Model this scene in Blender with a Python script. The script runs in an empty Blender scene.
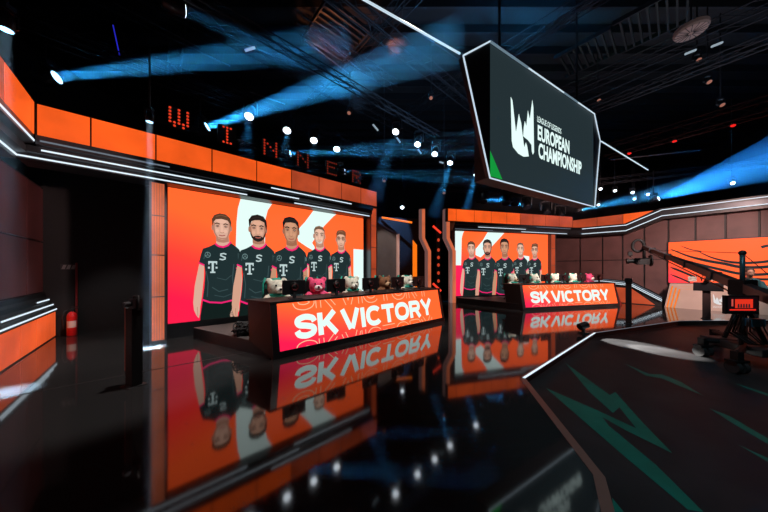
import bpy, bmesh, math, random
from mathutils import Vector, Matrix, Quaternion
random.seed(7)
sc = bpy.context.scene
COL = sc.collection
CZ, HY, F, CX = 1.6, 269.0, 256.0, 384.0          # eye height, horizon row, focal length in pixels, centre column

# ------------------------------------------------------------------ materials
MATS = {}
def lin(c):
    return tuple(((v/255.0)/12.92 if v/255.0 <= .04045 else ((v/255.0+.055)/1.055)**2.4) for v in c)
def mat(name, rgb=None, rough=.5, metal=0., ior=1.5, emit=None, es=1., noise=0., nscale=20., coat=0., lincol=None, bump=0., bscale=200.):
    if name in MATS: return MATS[name]
    m = bpy.data.materials.new(name); m.use_nodes = True
    nt = m.node_tree; b = nt.nodes['Principled BSDF']
    c = lincol if lincol else (lin(rgb) if rgb else (0.01, .01, .01))
    b.inputs['Base Color'].default_value = (*c, 1)
    b.inputs['Roughness'].default_value = rough
    b.inputs['Metallic'].default_value = metal
    b.inputs['IOR'].default_value = ior
    if coat: b.inputs['Coat Weight'].default_value = coat
    if emit is not None:
        e = lin(emit) if max(emit) > 3 else emit
        b.inputs['Emission Color'].default_value = (*e, 1)
        b.inputs['Emission Strength'].default_value = es
    if noise:
        tc = nt.nodes.new('ShaderNodeTexCoord'); n = nt.nodes.new('ShaderNodeTexNoise')
        n.inputs['Scale'].default_value = nscale; n.inputs['Detail'].default_value = 4
        nt.links.new(tc.outputs['Object'], n.inputs['Vector'])
        r = nt.nodes.new('ShaderNodeMapRange')
        r.inputs['From Min'].default_value = .3; r.inputs['From Max'].default_value = .7
        r.inputs['To Min'].default_value = 1-noise; r.inputs['To Max'].default_value = 1+noise
        nt.links.new(n.outputs['Fac'], r.inputs['Value'])
        mx = nt.nodes.new('ShaderNodeMix'); mx.data_type = 'RGBA'; mx.blend_type = 'MULTIPLY'
        mx.inputs[0].default_value = 1
        src = b.inputs['Emission Color'] if emit is not None else b.inputs['Base Color']
        mx.inputs[6].default_value = tuple(src.default_value)
        nt.links.new(r.outputs['Result'], mx.inputs[7]); nt.links.new(mx.outputs[2], src)
    if bump:
        tc = nt.nodes.new('ShaderNodeTexCoord'); n = nt.nodes.new('ShaderNodeTexNoise'); n.inputs['Scale'].default_value = bscale
        nt.links.new(tc.outputs['Object'], n.inputs['Vector'])
        bp = nt.nodes.new('ShaderNodeBump'); bp.inputs['Strength'].default_value = bump; bp.inputs['Distance'].default_value = .01
        nt.links.new(n.outputs['Fac'], bp.inputs['Height']); nt.links.new(bp.outputs['Normal'], b.inputs['Normal'])
    MATS[name] = m
    return m
def em(name, rgb, s=1.): return mat(name, (4, 4, 4), rough=.4, ior=1.2, emit=rgb, es=s)

def grad_mat(name, W, H, ks, kt, k0, stops):
    """LED picture background: colour runs over the panel (object space: x along, z up)"""
    m = bpy.data.materials.new(name); m.use_nodes = True
    nt = m.node_tree; b = nt.nodes['Principled BSDF']
    b.inputs['Base Color'].default_value = (.004, .004, .004, 1); b.inputs['Roughness'].default_value = .45; b.inputs['IOR'].default_value = 1.2
    tc = nt.nodes.new('ShaderNodeTexCoord'); sx = nt.nodes.new('ShaderNodeSeparateXYZ')
    nt.links.new(tc.outputs['Object'], sx.inputs[0])
    a = nt.nodes.new('ShaderNodeMath'); a.operation = 'MULTIPLY_ADD'; a.inputs[1].default_value = ks/W; a.inputs[2].default_value = k0
    nt.links.new(sx.outputs['X'], a.inputs[0])
    c = nt.nodes.new('ShaderNodeMath'); c.operation = 'MULTIPLY_ADD'; c.inputs[1].default_value = kt/H
    nt.links.new(sx.outputs['Z'], c.inputs[0]); nt.links.new(a.outputs[0], c.inputs[2])
    r = nt.nodes.new('ShaderNodeValToRGB'); el = r.color_ramp.elements
    for i, (p, col) in enumerate(stops):
        e = el[i] if i < 2 else el.new(p)
        e.position = p; e.color = (*col, 1)
    nt.links.new(c.outputs[0], r.inputs['Fac']); nt.links.new(r.outputs['Color'], b.inputs['Emission Color'])
    b.inputs['Emission Strength'].default_value = 1.55
    MATS[name] = m
    return m

BLACK = mat('matte_black', (14, 14, 16), .6)
SATIN = mat('satin_black', (16, 17, 20), .35)
GREYM = mat('grey_metal', (95, 98, 102), .35, .8)
DARKM = mat('dark_steel', (36, 38, 42), .55, .5)
SILVER = mat('silver', (190, 195, 200), .25, .9)
RUBBER = mat('rubber', (18, 18, 19), .8)
WHITE_LED = em('white_led', (216, 232, 244), 1.2)
DIM_LED = em('dim_led', (150, 165, 180), .45)
ORANGE = mat('orange_lightbox', (45, 12, 6), rough=.35, emit=(.90, .105, .012), es=1.0, noise=.22, nscale=.9)
ORANGE_D = mat('orange_lightbox_dim', (60, 22, 14), rough=.35, emit=(.44, .062, .020), es=.95, noise=.35, nscale=.9)
ORANGE_M = mat('orange_lightbox_mid', (50, 16, 10), rough=.35, emit=(.66, .082, .018), es=1.0, noise=.3, nscale=.9)
ORANGE_P = mat('orange_column_panel', (70, 34, 22), rough=.4, emit=(.66, .15, .062), es=.85, noise=.25, nscale=1.3)

# ------------------------------------------------------------------ mesh builder
class MB:
    def __init__(s): s.v = []; s.f = []; s.m = []; s.mats = []
    def mi(s, m):
        m = m or BLACK
        if m not in s.mats: s.mats.append(m)
        return s.mats.index(m)
    def add(s, vs, fs, m=None):
        o = len(s.v); k = s.mi(m)
        s.v += [tuple(p) for p in vs]
        for f in fs: s.f.append(tuple(o+i for i in f)); s.m.append(k)
        return s
    def box(s, x0, x1, y0, y1, z0, z1, m=None):
        return s.hexa([(x0,y0,z0),(x1,y0,z0),(x1,y1,z0),(x0,y1,z0),(x0,y0,z1),(x1,y0,z1),(x1,y1,z1),(x0,y1,z1)], m)
    def hexa(s, p, m=None):
        return s.add(p, [(0,3,2,1),(4,5,6,7),(0,1,5,4),(1,2,6,5),(2,3,7,6),(3,0,4,7)], m)
    def prism(s, poly, axis, lo, hi, m=None):
        n = len(poly)
        if axis == 'y': a = [(x, lo, z) for x, z in poly] + [(x, hi, z) for x, z in poly]
        elif axis == 'x': a = [(lo, y, z) for y, z in poly] + [(hi, y, z) for y, z in poly]
        else: a = [(x, y, lo) for x, y in poly] + [(x, y, hi) for x, y in poly]
        fs = [tuple(range(n)), tuple(range(2*n-1, n-1, -1))] + [(i, i+n, (i+1) % n+n, (i+1) % n) for i in range(n)]
        return s.add(a, fs, m)
    def tube(s, pts, r, seg=8, m=None, r1=None):
        pts = [Vector(p) for p in pts]; n = len(pts); vs = []; up = None
        for i, p in enumerate(pts):
            t = (pts[min(i+1, n-1)]-pts[max(i-1, 0)]).normalized()
            if up is None: up = t.orthogonal().normalized()
            up = (up - t*up.dot(t)); up = up.normalized() if up.length > 1e-6 else t.orthogonal().normalized()
            w = t.cross(up)
            rr = r if r1 is None else r+(r1-r)*i/(n-1)
            for k in range(seg):
                a = 2*math.pi*k/seg
                vs.append(p+(up*math.cos(a)+w*math.sin(a))*rr)
        fs = [(i*seg+k, i*seg+(k+1) % seg, (i+1)*seg+(k+1) % seg, (i+1)*seg+k) for i in range(n-1) for k in range(seg)]
        fs += [tuple(range(seg-1, -1, -1)), tuple((n-1)*seg+k for k in range(seg))]
        return s.add(vs, fs, m)
    def ell(s, c, r, m=None, seg=16, ring=10, rot=None):
        vs = []; c = Vector(c)
        for i in range(1, ring):
            a = math.pi*i/ring
            for k in range(seg):
                b = 2*math.pi*k/seg
                vs.append(Vector((math.sin(a)*math.cos(b)*r[0], math.sin(a)*math.sin(b)*r[1], math.cos(a)*r[2])))
        vs += [Vector((0,0,r[2])), Vector((0,0,-r[2]))]
        if rot is not None: vs = [rot @ q for q in vs]
        vs = [q+c for q in vs]; T = len(vs)-2; B = T+1; fs = []
        for i in range(ring-2):
            for k in range(seg):
                fs.append((i*seg+k, (i+1)*seg+k, (i+1)*seg+(k+1) % seg, i*seg+(k+1) % seg))
        for k in range(seg):
            fs.append((T, k, (k+1) % seg)); fs.append((B, (ring-2)*seg+(k+1) % seg, (ring-2)*seg+k))
        return s.add(vs, fs, m)
    def lathe(s, prof, c=(0,0,0), m=None, seg=20, q=None):
        """prof [(r, h)] about +z at c, optional rotation q"""
        vs = []; n = len(prof); c = Vector(c)
        for r, h in prof:
            for k in range(seg):
                a = 2*math.pi*k/seg; p = Vector((r*math.cos(a), r*math.sin(a), h))
                vs.append(c+(q @ p if q is not None else p))
        fs = [(i*seg+k, i*seg+(k+1) % seg, (i+1)*seg+(k+1) % seg, (i+1)*seg+k) for i in range(n-1) for k in range(seg)]
        fs += [tuple(range(seg-1, -1, -1)), tuple((n-1)*seg+k for k in range(seg))]
        return s.add(vs, fs, m)
    def mesh(s, name, base=(0,0,0), smooth=False):
        me = bpy.data.meshes.new(name); b = Vector(base)
        me.from_pydata([tuple(Vector(p)-b) for p in s.v], [], s.f)
        for m in s.mats: me.materials.append(m)
        me.polygons.foreach_set('material_index', s.m)
        if smooth: me.polygons.foreach_set('use_smooth', [True]*len(me.polygons))
        me.validate(); me.update()
        return me

# ------------------------------------------------------------------ objects
class Frame:
    """A plan rotated about the origin: local u runs along a wall, d away from the viewer."""
    def __init__(s, deg):
        s.a = math.radians(deg); s.u = (math.cos(s.a), math.sin(s.a)); s.d = (-math.sin(s.a), math.cos(s.a))
    def w(s, u, d, z=0.): return Vector((u*s.u[0]+d*s.d[0], u*s.u[1]+d*s.d[1], z))
    def loc(s, X, Y): return (X*s.u[0]+Y*s.u[1], X*s.d[0]+Y*s.d[1])
    def pix(s, px, py, d):
        k = (px-CX)/F; Y = d/(k*s.d[0]+s.d[1]); u = k*Y*s.u[0]+Y*s.u[1]
        return u, CZ-(py-HY)*Y/F
    def root(s, name, base, label, cat, group=None, kind=None):
        o = bpy.data.objects.new(name, None); COL.objects.link(o); o.empty_display_size = .1
        o.location = s.w(*base); o.rotation_euler = (0, 0, s.a)
        tag(o, label, cat, group, kind); o['_b'] = list(base)
        return o
    def obj(s, name, mb, base, label=None, cat=None, group=None, kind=None, smooth=False, bevel=0.):
        o = bpy.data.objects.new(name, mb.mesh(name, base, smooth)); COL.objects.link(o)
        o.location = s.w(*base); o.rotation_euler = (0, 0, s.a)
        tag(o, label, cat, group, kind); bev(o, bevel)
        return o
def bev(o, w):
    if w:
        b = o.modifiers.new('bevel', 'BEVEL'); b.width = w; b.segments = 2; b.limit_method = 'ANGLE'; b.harden_normals = False
def tag(o, label=None, cat=None, group=None, kind=None):
    if label: o['label'] = label
    if cat: o['category'] = cat
    if group: o['group'] = group
    if kind: o['kind'] = kind
    return o
def part(name, mb, par, base=None, smooth=False, bevel=0., label=None, kind=None):
    """mesh given in the same coordinates as its thing's frame; base of the thing is taken off"""
    b = base if base is not None else par.get('_b', (0,0,0))
    o = bpy.data.objects.new(name, mb.mesh(name, tuple(b), smooth)); COL.objects.link(o)
    o.parent = par; o['_b'] = list(b); bev(o, bevel)
    if label: o['label'] = label
    if kind: o['kind'] = kind
    return o
def copy_tree(o, parent=None):
    c = o.copy(); COL.objects.link(c)
    if parent: c.parent = parent
    for ch in list(o.children): copy_tree(ch, c)
    return c
W0 = Frame(0.)
S1 = Frame(41.54)      # left stage
S2 = Frame(15.)        # right stage
R = Frame(-52.1)       # right wall, x towards the viewer's right
def fl(px, py, z=0.):
    Y = F*(CZ-z)/(py-HY); return ((px-CX)/F*Y, Y)
def at(px, py, Y): return Vector(((px-CX)/F*Y, Y, CZ-(py-HY)*Y/F))
def baked(mb, vox, name, smooth_it=6, mats=None):
    """one continuous skin over overlapping solids"""
    me = mb.mesh(name); o = bpy.data.objects.new('tmp', me); COL.objects.link(o)
    r = o.modifiers.new('r', 'REMESH'); r.mode = 'VOXEL'; r.voxel_size = vox; r.use_smooth_shade = True
    k = o.modifiers.new('s', 'SMOOTH'); k.iterations = smooth_it; k.factor = .5
    bpy.context.view_layer.update()
    dg = bpy.context.evaluated_depsgraph_get()
    out = bpy.data.meshes.new_from_object(o.evaluated_get(dg)); out.name = name
    bpy.data.objects.remove(o)
    out.materials.clear()
    for m in (mats or [BLACK]): out.materials.append(m)
    out.polygons.foreach_set('use_smooth', [True]*len(out.polygons))
    return out
def raw_part(name, me, par):
    o = bpy.data.objects.new(name, me); COL.objects.link(o); o.parent = par; return o

# ------------------------------------------------------------------ flat LED pictures
def clip(poly, W, H):
    def cut(p, f, g):
        out = []
        for i in range(len(p)):
            a, b = p[i], p[(i+1) % len(p)]; fa, fb = f(a), f(b)
            if fa >= 0: out.append(a)
            if fa*fb < 0: t = fa/(fa-fb); out.append((a[0]+(b[0]-a[0])*t, a[1]+(b[1]-a[1])*t))
        return out
    for f in (lambda q: q[0], lambda q: W-q[0], lambda q: q[1], lambda q: H-q[1]):
        poly = cut(poly, f, None)
        if len(poly) < 3: return []
    return poly
class Canvas:
    """picture on a panel: s along, t up; each colour lies a hair in front of the one before"""
    def __init__(s, W, H, o, sd, td, step=.0005):
        s.W, s.H = W, H; s.o = Vector(o); s.sd = Vector(sd).normalized(); s.td = Vector(td).normalized()
        s.n = s.sd.cross(s.td).normalized(); s.k = 0; s.step = step; s.mb = MB()
    def layer(s): s.k += 1
    def poly(s, pts, m):
        p = clip(pts, s.W, s.H)
        if len(p) < 3: return
        h = s.n*(s.k*s.step)
        s.mb.add([s.o+s.sd*a+s.td*b+h for a, b in p], [tuple(range(len(p)))], m)
    def stroke(s, pts, w, m, closed=False):
        for q in stroke(pts, w, closed): s.poly(q, m)
def stroke(pts, w, closed=False):
    """flat pen line as quads with mitred joins; w may be a number or one width per point"""
    n = len(pts); L = []; Rr = []
    for i in range(n):
        a = Vector(pts[i-1] if (i or closed) else pts[i]); b = Vector(pts[i]); c = Vector(pts[(i+1) % n] if (i < n-1 or closed) else pts[i])
        d0 = (b-a).normalized() if (b-a).length else (c-b).normalized()
        d1 = (c-b).normalized() if (c-b).length else d0
        t = (d0+d1); t = t.normalized() if t.length > 1e-4 else d1
        nn = Vector((-t.y, t.x)); k = 1/max(.5, nn.dot(Vector((-d1.y, d1.x))))
        ww = (w[i] if isinstance(w, (list, tuple)) else w)/2*k
        L.append(tuple(b+nn*ww)); Rr.append(tuple(b-nn*ww))
    return [[L[i], L[(i+1) % n], Rr[(i+1) % n], Rr[i]] for i in range(n if closed else n-1)]
def arc(cx, cy, rx, ry, a0, a1, n=18, p=2.0):
    o = []
    for i in range(n+1):
        a = math.radians(a0+(a1-a0)*i/n); c, q = math.cos(a), math.sin(a)
        o.append((cx+rx*math.copysign(abs(c)**(2/p), c), cy+ry*math.copysign(abs(q)**(2/p), q)))
    return o
def catmull(p, n=6):
    o = []
    for i in range(len(p)-1):
        a, b, c, d = p[max(i-1,0)], p[i], p[i+1], p[min(i+2,len(p)-1)]
        for k in range(n):
            t = k/n
            o.append(tuple(.5*((2*b[j])+(-a[j]+c[j])*t+(2*a[j]-5*b[j]+4*c[j]-d[j])*t*t+(-a[j]+3*b[j]-3*c[j]+d[j])*t**3) for j in (0,1)))
    return o+[p[-1]]
# wide heavy capitals drawn as pen strokes: (width, [(points, closed)])
GL = {
 'S': (.88, [(catmull([(.80,.66),(.72,.82),(.45,.90),(.18,.83),(.115,.70),(.20,.575),(.45,.515),(.70,.43),(.77,.30),(.68,.165),(.43,.10),(.17,.17),(.085,.34)]), False)]),
 'K': (.90, [([(.11,0),(.11,1)], False), ([(.78,1.02),(.20,.42)], False), ([(.36,.60),(.82,-.02)], False)]),
 'V': (.98, [([(.09,1.02),(.45,.04)], False), ([(.89,1.02),(.53,.04)], False)]),
 'I': (.24, [([(.12,0),(.12,1)], False)]),
 'C': (.92, [(arc(.48,.5,.37,.40,40,320,28,2.3), False)]),
 'T': (.82, [([(0,.90),(.82,.90)], False), ([(.41,.95),(.41,0)], False)]),
 'O': (1.0, [(arc(.5,.5,.40,.40,0,349,32,2.3), True)]),
 'R': (.90, [([(.11,0),(.11,1)], False), ([(.05,.90),(.55,.90)]+arc(.55,.69,.20,.21,80,-80,10,2.4)+[(.55,.48),(.05,.48)], False), ([(.50,.46),(.78,-.01)], False)]),
 'Y': (.92, [([(.07,1.02),(.46,.42)], False), ([(.85,1.02),(.46,.42)], False), ([(.46,.48),(.46,0)], False)]),
 ' ': (.06, []),
}
def word(cv, txt, s0, t0, s1, h, w, m, track=.06):
    tot = sum(GL[c][0] for c in txt)+track*(len(txt)-1); kx = (s1-s0)/tot; x = s0
    for c in txt:
        gw, st = GL[c]
        for pts, cl in st:
            P = [(x+a*kx, t0+b*h) for a, b in pts]
            cv.stroke(P, w*h, m, cl)
        x += (gw+track)*kx
def font_mesh(txt, off=0.):
    cu = bpy.data.curves.new('t', 'FONT'); cu.body = txt; cu.size = 1; cu.offset = off; cu.resolution_u = 3
    o = bpy.data.objects.new('t', cu); COL.objects.link(o); bpy.context.view_layer.update()
    me = bpy.data.meshes.new_from_object(o.evaluated_get(bpy.context.evaluated_depsgraph_get()))
    vs = [tuple(v.co) for v in me.vertices]; fs = [tuple(p.vertices) for p in me.polygons]
    bpy.data.objects.remove(o); bpy.data.curves.remove(cu); bpy.data.meshes.remove(me)
    return vs, fs
def font_text(cv, txt, s0, s1, t0, t1, m, off=.02):
    vs, fs = font_mesh(txt, off)
    x0, x1 = min(v[0] for v in vs), max(v[0] for v in vs); y0, y1 = min(v[1] for v in vs), max(v[1] for v in vs)
    h = cv.n*(cv.k*cv.step)
    P = [cv.o+cv.sd*(s0+(v[0]-x0)/(x1-x0)*(s1-s0))+cv.td*(t0+(v[1]-y0)/(y1-y0)*(t1-t0))+h for v in vs]
    cv.mb.add(P, fs, m)

# ------------------------------------------------------------------ setting: floors, ceiling, hall walls
def floor_mat():
    m = mat('gloss_black_floor', None, rough=.055, ior=1.9, lincol=(.016, .0155, .0155))
    nt = m.node_tree; b = nt.nodes['Principled BSDF']
    tc = nt.nodes.new('ShaderNodeTexCoord'); n = nt.nodes.new('ShaderNodeTexNoise'); n.inputs['Scale'].default_value = 1.3; n.inputs['Detail'].default_value = 6
    r = nt.nodes.new('ShaderNodeMapRange'); r.inputs['To Min'].default_value = .04; r.inputs['To Max'].default_value = .085
    nt.links.new(tc.outputs['Object'], n.inputs['Vector']); nt.links.new(n.outputs['Fac'], r.inputs['Value']); nt.links.new(r.outputs['Result'], b.inputs['Roughness'])
    return m
GLOSS = floor_mat()
PITM = mat('matt_dark_carpet', None, rough=.5, ior=1.18, lincol=(.015, .0148, .0155), noise=.25, nscale=2.5)
PITG = mat('green_floor_print', None, rough=.5, ior=1.18, lincol=(.003, .095, .066), noise=.15, nscale=3)
edge = [(1.0,-3), (1.0,.93), fl(608,512), fl(599,476), fl(522.5,378), fl(594,333), fl(678,321), (16,8.1), (24,8.1)]
stage_poly = [(-14,-3)]+edge+[(24,24), (-14,24)]
W0.obj('floor', MB().prism(stage_poly, 'z', -.3, 0, GLOSS), (0,8,0), kind='structure')
pit = MB().prism(edge+[(24,-3)], 'z', -.4, -.12, PITM)
def pz(x, y, z=-.12): return fl(520+x/3.097, 350+y/3.097, z)
prints = [
 [(140,40),(278,140),(295,130),(380,225),(472,320),(330,250),(255,208),(275,235),(420,355),(568,502),(520,495),(330,335),(180,205),(80,118),(235,185),(360,243),(308,178),(288,195),(215,130)],
 [(320,40),(400,75),(440,75),(500,100),(570,143),(495,112),(440,88),(390,80)],
 [(665,103),(768,135),(830,160),(768,143),(700,118)],
 [(585,180),(650,205),(768,275),(850,330),(768,292),(650,222)],
 [(672,292),(768,335),(800,355),(768,347)], [(285,458),(320,500),(330,530),(290,520)]]
for g in prints:
    P = [pz(*q) for q in g]
    pit.add([(x, y, -.1185) for x, y in P], [tuple(range(len(P)))], PITG)
W0.obj('floor', pit, (8,2,-.12), kind='structure')
# metal edging round the sunken area, lit line under the far lip
tr = MB(); BRASS = mat('edge_trim', (120, 88, 78), .4, .5)
for q in stroke(edge[1:5], .075): tr.prism(q, 'z', .0005, .004, BRASS)
W0.obj('trim_1', tr, (1.8,3,0), kind='structure')
t2 = MB(); TRIM = mat('black_edge_trim', (60, 62, 66), .3, .8)
for q in stroke(edge[4:8], .06): t2.prism(q, 'z', .0005, .006, TRIM)
t2o = W0.obj('trim_2', t2, (5,6.5,0), kind='structure')
def inner(a, b, k):     # shift a segment towards the pit
    d = (Vector(b)-Vector(a)).normalized(); n = Vector((d.y, -d.x)); return tuple(Vector(a)+n*k), tuple(Vector(b)+n*k)
for (a, b, m, w, nm) in [(edge[4], edge[5], WHITE_LED, .034, 'led_strip'), (edge[5], edge[6], DIM_LED, .02, 'led_strip'), (edge[6], edge[7], DIM_LED, .012, 'led_strip')]:
    a2, b2 = inner(a, b, .018); q = MB()
    for s in stroke([a2, b2], w): q.prism(s, 'z', .0065, .012, m)
    part(nm, q, t2o, (5,6.5,0))
# seam across the stage floor
sm = MB(); a, b = S1.loc(*fl(-40,406)), S1.loc(*fl(262,349.5))
for q in stroke([a, b], .022): sm.prism(q, 'z', .0003, .0025, mat('seam_black', (5,5,6), .7))
S1.obj('trim_3', sm, (a[0], a[1], 0), kind='structure')

W0.obj('ceiling', MB().box(-14,24,-3,24,10.4,10.6, mat('ceiling_black', (16,17,20), .8, noise=.3, nscale=3)), (5,10,10.5), kind='structure')
HALL = mat('hall_wall_black', (13,14,17), .8)
W0.obj('wall_back', MB().box(-14,24,24,24.2,-.3,10.4, HALL), (5,24.1,0), kind='structure')
W0.obj('wall_hall_left', MB().box(-14.2,-14,-3,24,-.3,10.4, HALL), (-14.1,10,0), kind='structure')
W0.obj('wall_hall_right', MB().box(24,24.2,-3,24,-.3,10.4, HALL), (24.1,10,0), kind='structure')

# ------------------------------------------------------------------ left stage set wall
PANEL = mat('perforated_panel', (88, 60, 58), .6, 0., noise=.25, nscale=1.5)
PANEL_L = mat('perforated_panel_left', (84, 46, 46), .4, .25, noise=.3, nscale=1.5)
FRIEZE = mat('frieze_gunmetal', (52, 58, 62), .35, .6)
FRIEZE2 = mat('frieze_black', (20, 22, 24), .4, .3)
def lightbox(fr, u0, u1, d, z0, z1, cuts, name, label, cat, mats, depth=.3, vertical=False):
    """row (or stack) of backlit panels in a black carcass, facing -d"""
    r = fr.root(name, ((u0+u1)/2, d, z0), label, cat)
    part('carcass', MB().box(u0, u1, d+.012, d+depth, z0, z1, BLACK), r)
    g = .012
    for i in range(len(cuts)-1):
        a, b = cuts[i], cuts[i+1]
        m = mats[min(i, len(mats)-1)]
        q = MB().box(a+g, b-g, d, d+.011, z0+g, z1-g, m) if not vertical else MB().box(u0+g, u1-g, d, d+.011, a+g, b-g, m)
        part('light_panel', q, r)
    return r
# backing and black passage at the left
S1.obj('wall_passage', MB().box(-2.6, .15, 9.75, 9.9, 0, 5.2, mat('black_drape', (12,13,15), .85, bump=.5, bscale=6)), (-1,9.8,0), kind='structure')
S1.obj('wall_partition', MB().box(.02, 6.3, 7.9, 8.0, 0, 4.4, BLACK), (3,7.95,0), kind='structure')
# left side wall of framed perforated panels
wl = MB().box(-2.25,-2.02, 3.2, 9.74, 0, 3.5, BLACK)
for d0, d1 in ((3.3,4.6),(4.62,5.9),(5.93,7.35),(7.39,8.7),(8.73,9.7)):
    for z0, z1 in ((1.08,2.2),(2.24,3.44)):
        wl.box(-2.019,-1.985, d0, d1, z0, z1, PANEL_L)
S1.obj('wall_left', wl, (-2.1,6.5,0), kind='structure')
# bench lightbox along the left wall: panels face +u, so build in a turned frame
L = Frame(41.54+90)     # local u runs away from the viewer, local d towards -u of the left stage
# L.loc: u_L = d, d_L = -u
r = L.root('bench_lightbox', (6.6, 1.8, 0), 'low orange lightbox bench with white light strips along the left side wall', 'light bench')
part('carcass', MB().box(3.3, 9.72, 1.812, 2.0, 0, .62, BLACK), r)
bc = [3.3, 4.1, 5.0, 5.9, 6.75, 7.6, 8.4, 9.1, 9.7]
for i in range(8):
    part('light_panel', MB().box(bc[i]+.012, bc[i+1]-.012, 1.80, 1.811, .03, .59, ORANGE_D if i < 4 else ORANGE_M), r)
part('stepped_top', MB().prism([(1.79,.60),(1.79,.68),(1.84,.72),(1.84,.80),(1.9,.84),(1.9,.92),(1.96,.96),(1.96,1.05),(2.0,1.05),(2.0,.60)], 'x', 3.3, 9.72, FRIEZE2), r)
for a, b, dd, z in ((3.3,9.7,1.787,.655),(7.0,9.7,1.837,.765),(3.3,5.7,1.897,.885),(8.9,9.7,1.897,.885)):
    part('led_strip', MB().box(a, b, dd-.008, dd+.002, z-.013, z+.013, WHITE_LED), r)
# left header
r = L.root('header_lightbox', (6, 1.56, 3.88), 'orange backlit header high on the left side wall', 'lit header')
part('carcass', MB().box(3.3, 7.19, 1.572, 1.95, 3.88, 4.44, BLACK), r)
for a, b, m in ((3.3,4.3,ORANGE_D),(4.3,5.25,ORANGE),(5.25,6.05,ORANGE_D),(6.05,7.05,ORANGE),(7.05,7.19,ORANGE)):
    part('light_panel', MB().box(a+.012, b-.012, 1.56, 1.571, 3.89, 4.43, m), r)
r = L.root('stepped_frieze', (6, 1.6, 3.47), 'black stepped frieze with light strips under the left side header', 'frieze')
part('frieze_body', MB().prism([(1.56,3.87),(1.56,3.72),(1.66,3.70),(1.66,3.58),(1.78,3.56),(1.78,3.46),(1.98,3.44),(1.98,3.87)], 'x', 3.3, 7.15, FRIEZE).prism([(1.66,3.70),(1.66,3.58),(1.78,3.56),(1.78,3.46),(1.98,3.44),(1.98,3.70)], 'x', 7.15, 7.34, FRIEZE), r)
for z, dd, e_ in ((3.775,1.552,7.16),(3.53,1.77,7.34)):
    part('led_strip', MB().box(3.3, e_, dd, dd+.007, z-.017, z+.017, WHITE_LED), r)
# main header over the left screen
hx = [-1.5,-.93,-.02,.97,1.95,2.87,3.73,4.54,5.32,6.04]
hm = [ORANGE,ORANGE,ORANGE,ORANGE,ORANGE,ORANGE_D,ORANGE_D,ORANGE_D,ORANGE_D]  # right-hand panels dimmer: falloff at a slanted view put into their glow
lightbox(S1, -1.56, 6.06, 7.22, 3.89, 4.44, [-1.55]+hx[1:], 'header_lightbox', 'long orange backlit header above the big left screen', 'lit header', hm, .5)
r = S1.root('stepped_frieze', (2, 7.2, 3.47), 'black stepped frieze with staggered light strips above the big left screen', 'frieze')
part('frieze_body', MB().prism([(7.18,3.88),(7.18,3.73),(7.24,3.71),(7.24,3.60),(7.34,3.58),(7.34,3.49),(7.5,3.48),(7.85,3.48),(7.85,3.88)], 'x', -1.55, 5.84, FRIEZE).prism([(7.24,3.71),(7.24,3.60),(7.34,3.58),(7.34,3.49),(7.5,3.48),(7.85,3.48),(7.85,3.71)], 'x', -1.78, -1.55, FRIEZE), r)
for a, b, dd, z, m in ((-1.78,1.75,7.332,3.53,WHITE_LED),(3.0,5.8,7.332,3.53,WHITE_LED),(-1.5,3.1,7.232,3.65,WHITE_LED),(2.3,4.9,7.172,3.79,WHITE_LED),(-1.5,.2,7.172,3.79,DIM_LED)):
    part('led_strip', MB().box(a, b, dd, dd+.007, z-.014, z+.014, m), r)
# columns either side of the left screen
def column(fr, u0, u1, d, z1, cuts, label, m, d1=None):
    r = fr.root('lit_column', ((u0+u1)/2, d, 0), label, 'column')
    part('carcass', MB().box(u0-.03, u1+.03, d+.012, d+.4, 0, z1, GREYM), r)
    part('edge_trim', MB().box(u0-.035, u0, d-.02, d+.012, 0, z1, GREYM), r)
    part('edge_trim', MB().box(u1, u1+.035, d-.02, d+.012, 0, z1, GREYM), r)
    for a, b in zip(cuts[:-1], cuts[1:]):
        q = MB(); n = 5
        for i in range(n):
            x0 = u0+(u1-u0)*i/n; x1 = u0+(u1-u0)*(i+1)/n
            q.box(x0+.003, x1-.003, d, d+.011, a+.012, b-.012, m)
        part('light_panel', q, r)
    return r
column(S1, -.09, .12, 7.36, 3.47, [.05,1.0,1.9,2.75,3.46], 'orange lit column at the left edge of the big left screen', ORANGE_P)
column(S1, 5.88, 6.13, 7.36, 3.87, [0.05,.8,1.6,2.4,3.2,3.86], 'orange lit column at the right end of the big left screen', ORANGE_D)

# ------------------------------------------------------------------ LED wall picture: five players
OR = (.92, .098, .020); RD = (.66, .007, .045)
SCR1 = grad_mat('screen_orange_red', 5.57, 3.13, .60, .85, .0, [(.17, RD), (.74, OR), (.45, (.85, .036, .026))])
CLOTH = em('jersey_black', (30, 47, 49), 1.0); CLOTH_H = em('jersey_sheen', (58, 80, 82), .9)
PANTS = em('trousers_picture', (16, 30, 28), 1.0); PINK = em('picture_pink', (235, 30, 110), 1.1); WHT = em('picture_white', (222, 245, 240), 1.1)
LOGO = em('jersey_print', (200, 222, 222), .9); LOGO_D = em('jersey_print_dim', (120, 150, 150), .9)
LIP = em('picture_lip', (176, 96, 86), .9)
EYW = em('picture_eye', (190, 180, 172), .9)
DARKP = em('picture_dark', (38, 28, 26), 1.)
def skin(i):
    base = [(226,178,156),(218,166,140),(202,148,116),(230,186,162),(226,178,152)][i]
    sh = (int(base[0]*.84), int(base[1]*.76), int(base[2]*.73)); hi = tuple(min(255, int(c*1.07)) for c in base)
    return em('picture_skin_%d' % i, base, .95), em('picture_skin_shade_%d' % i, sh, .9), em('picture_skin_light_%d' % i, hi, .95)
HAIRC = [(92,62,44),(36,28,26),(30,24,24),(112,86,66),(120,78,54)]
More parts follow.
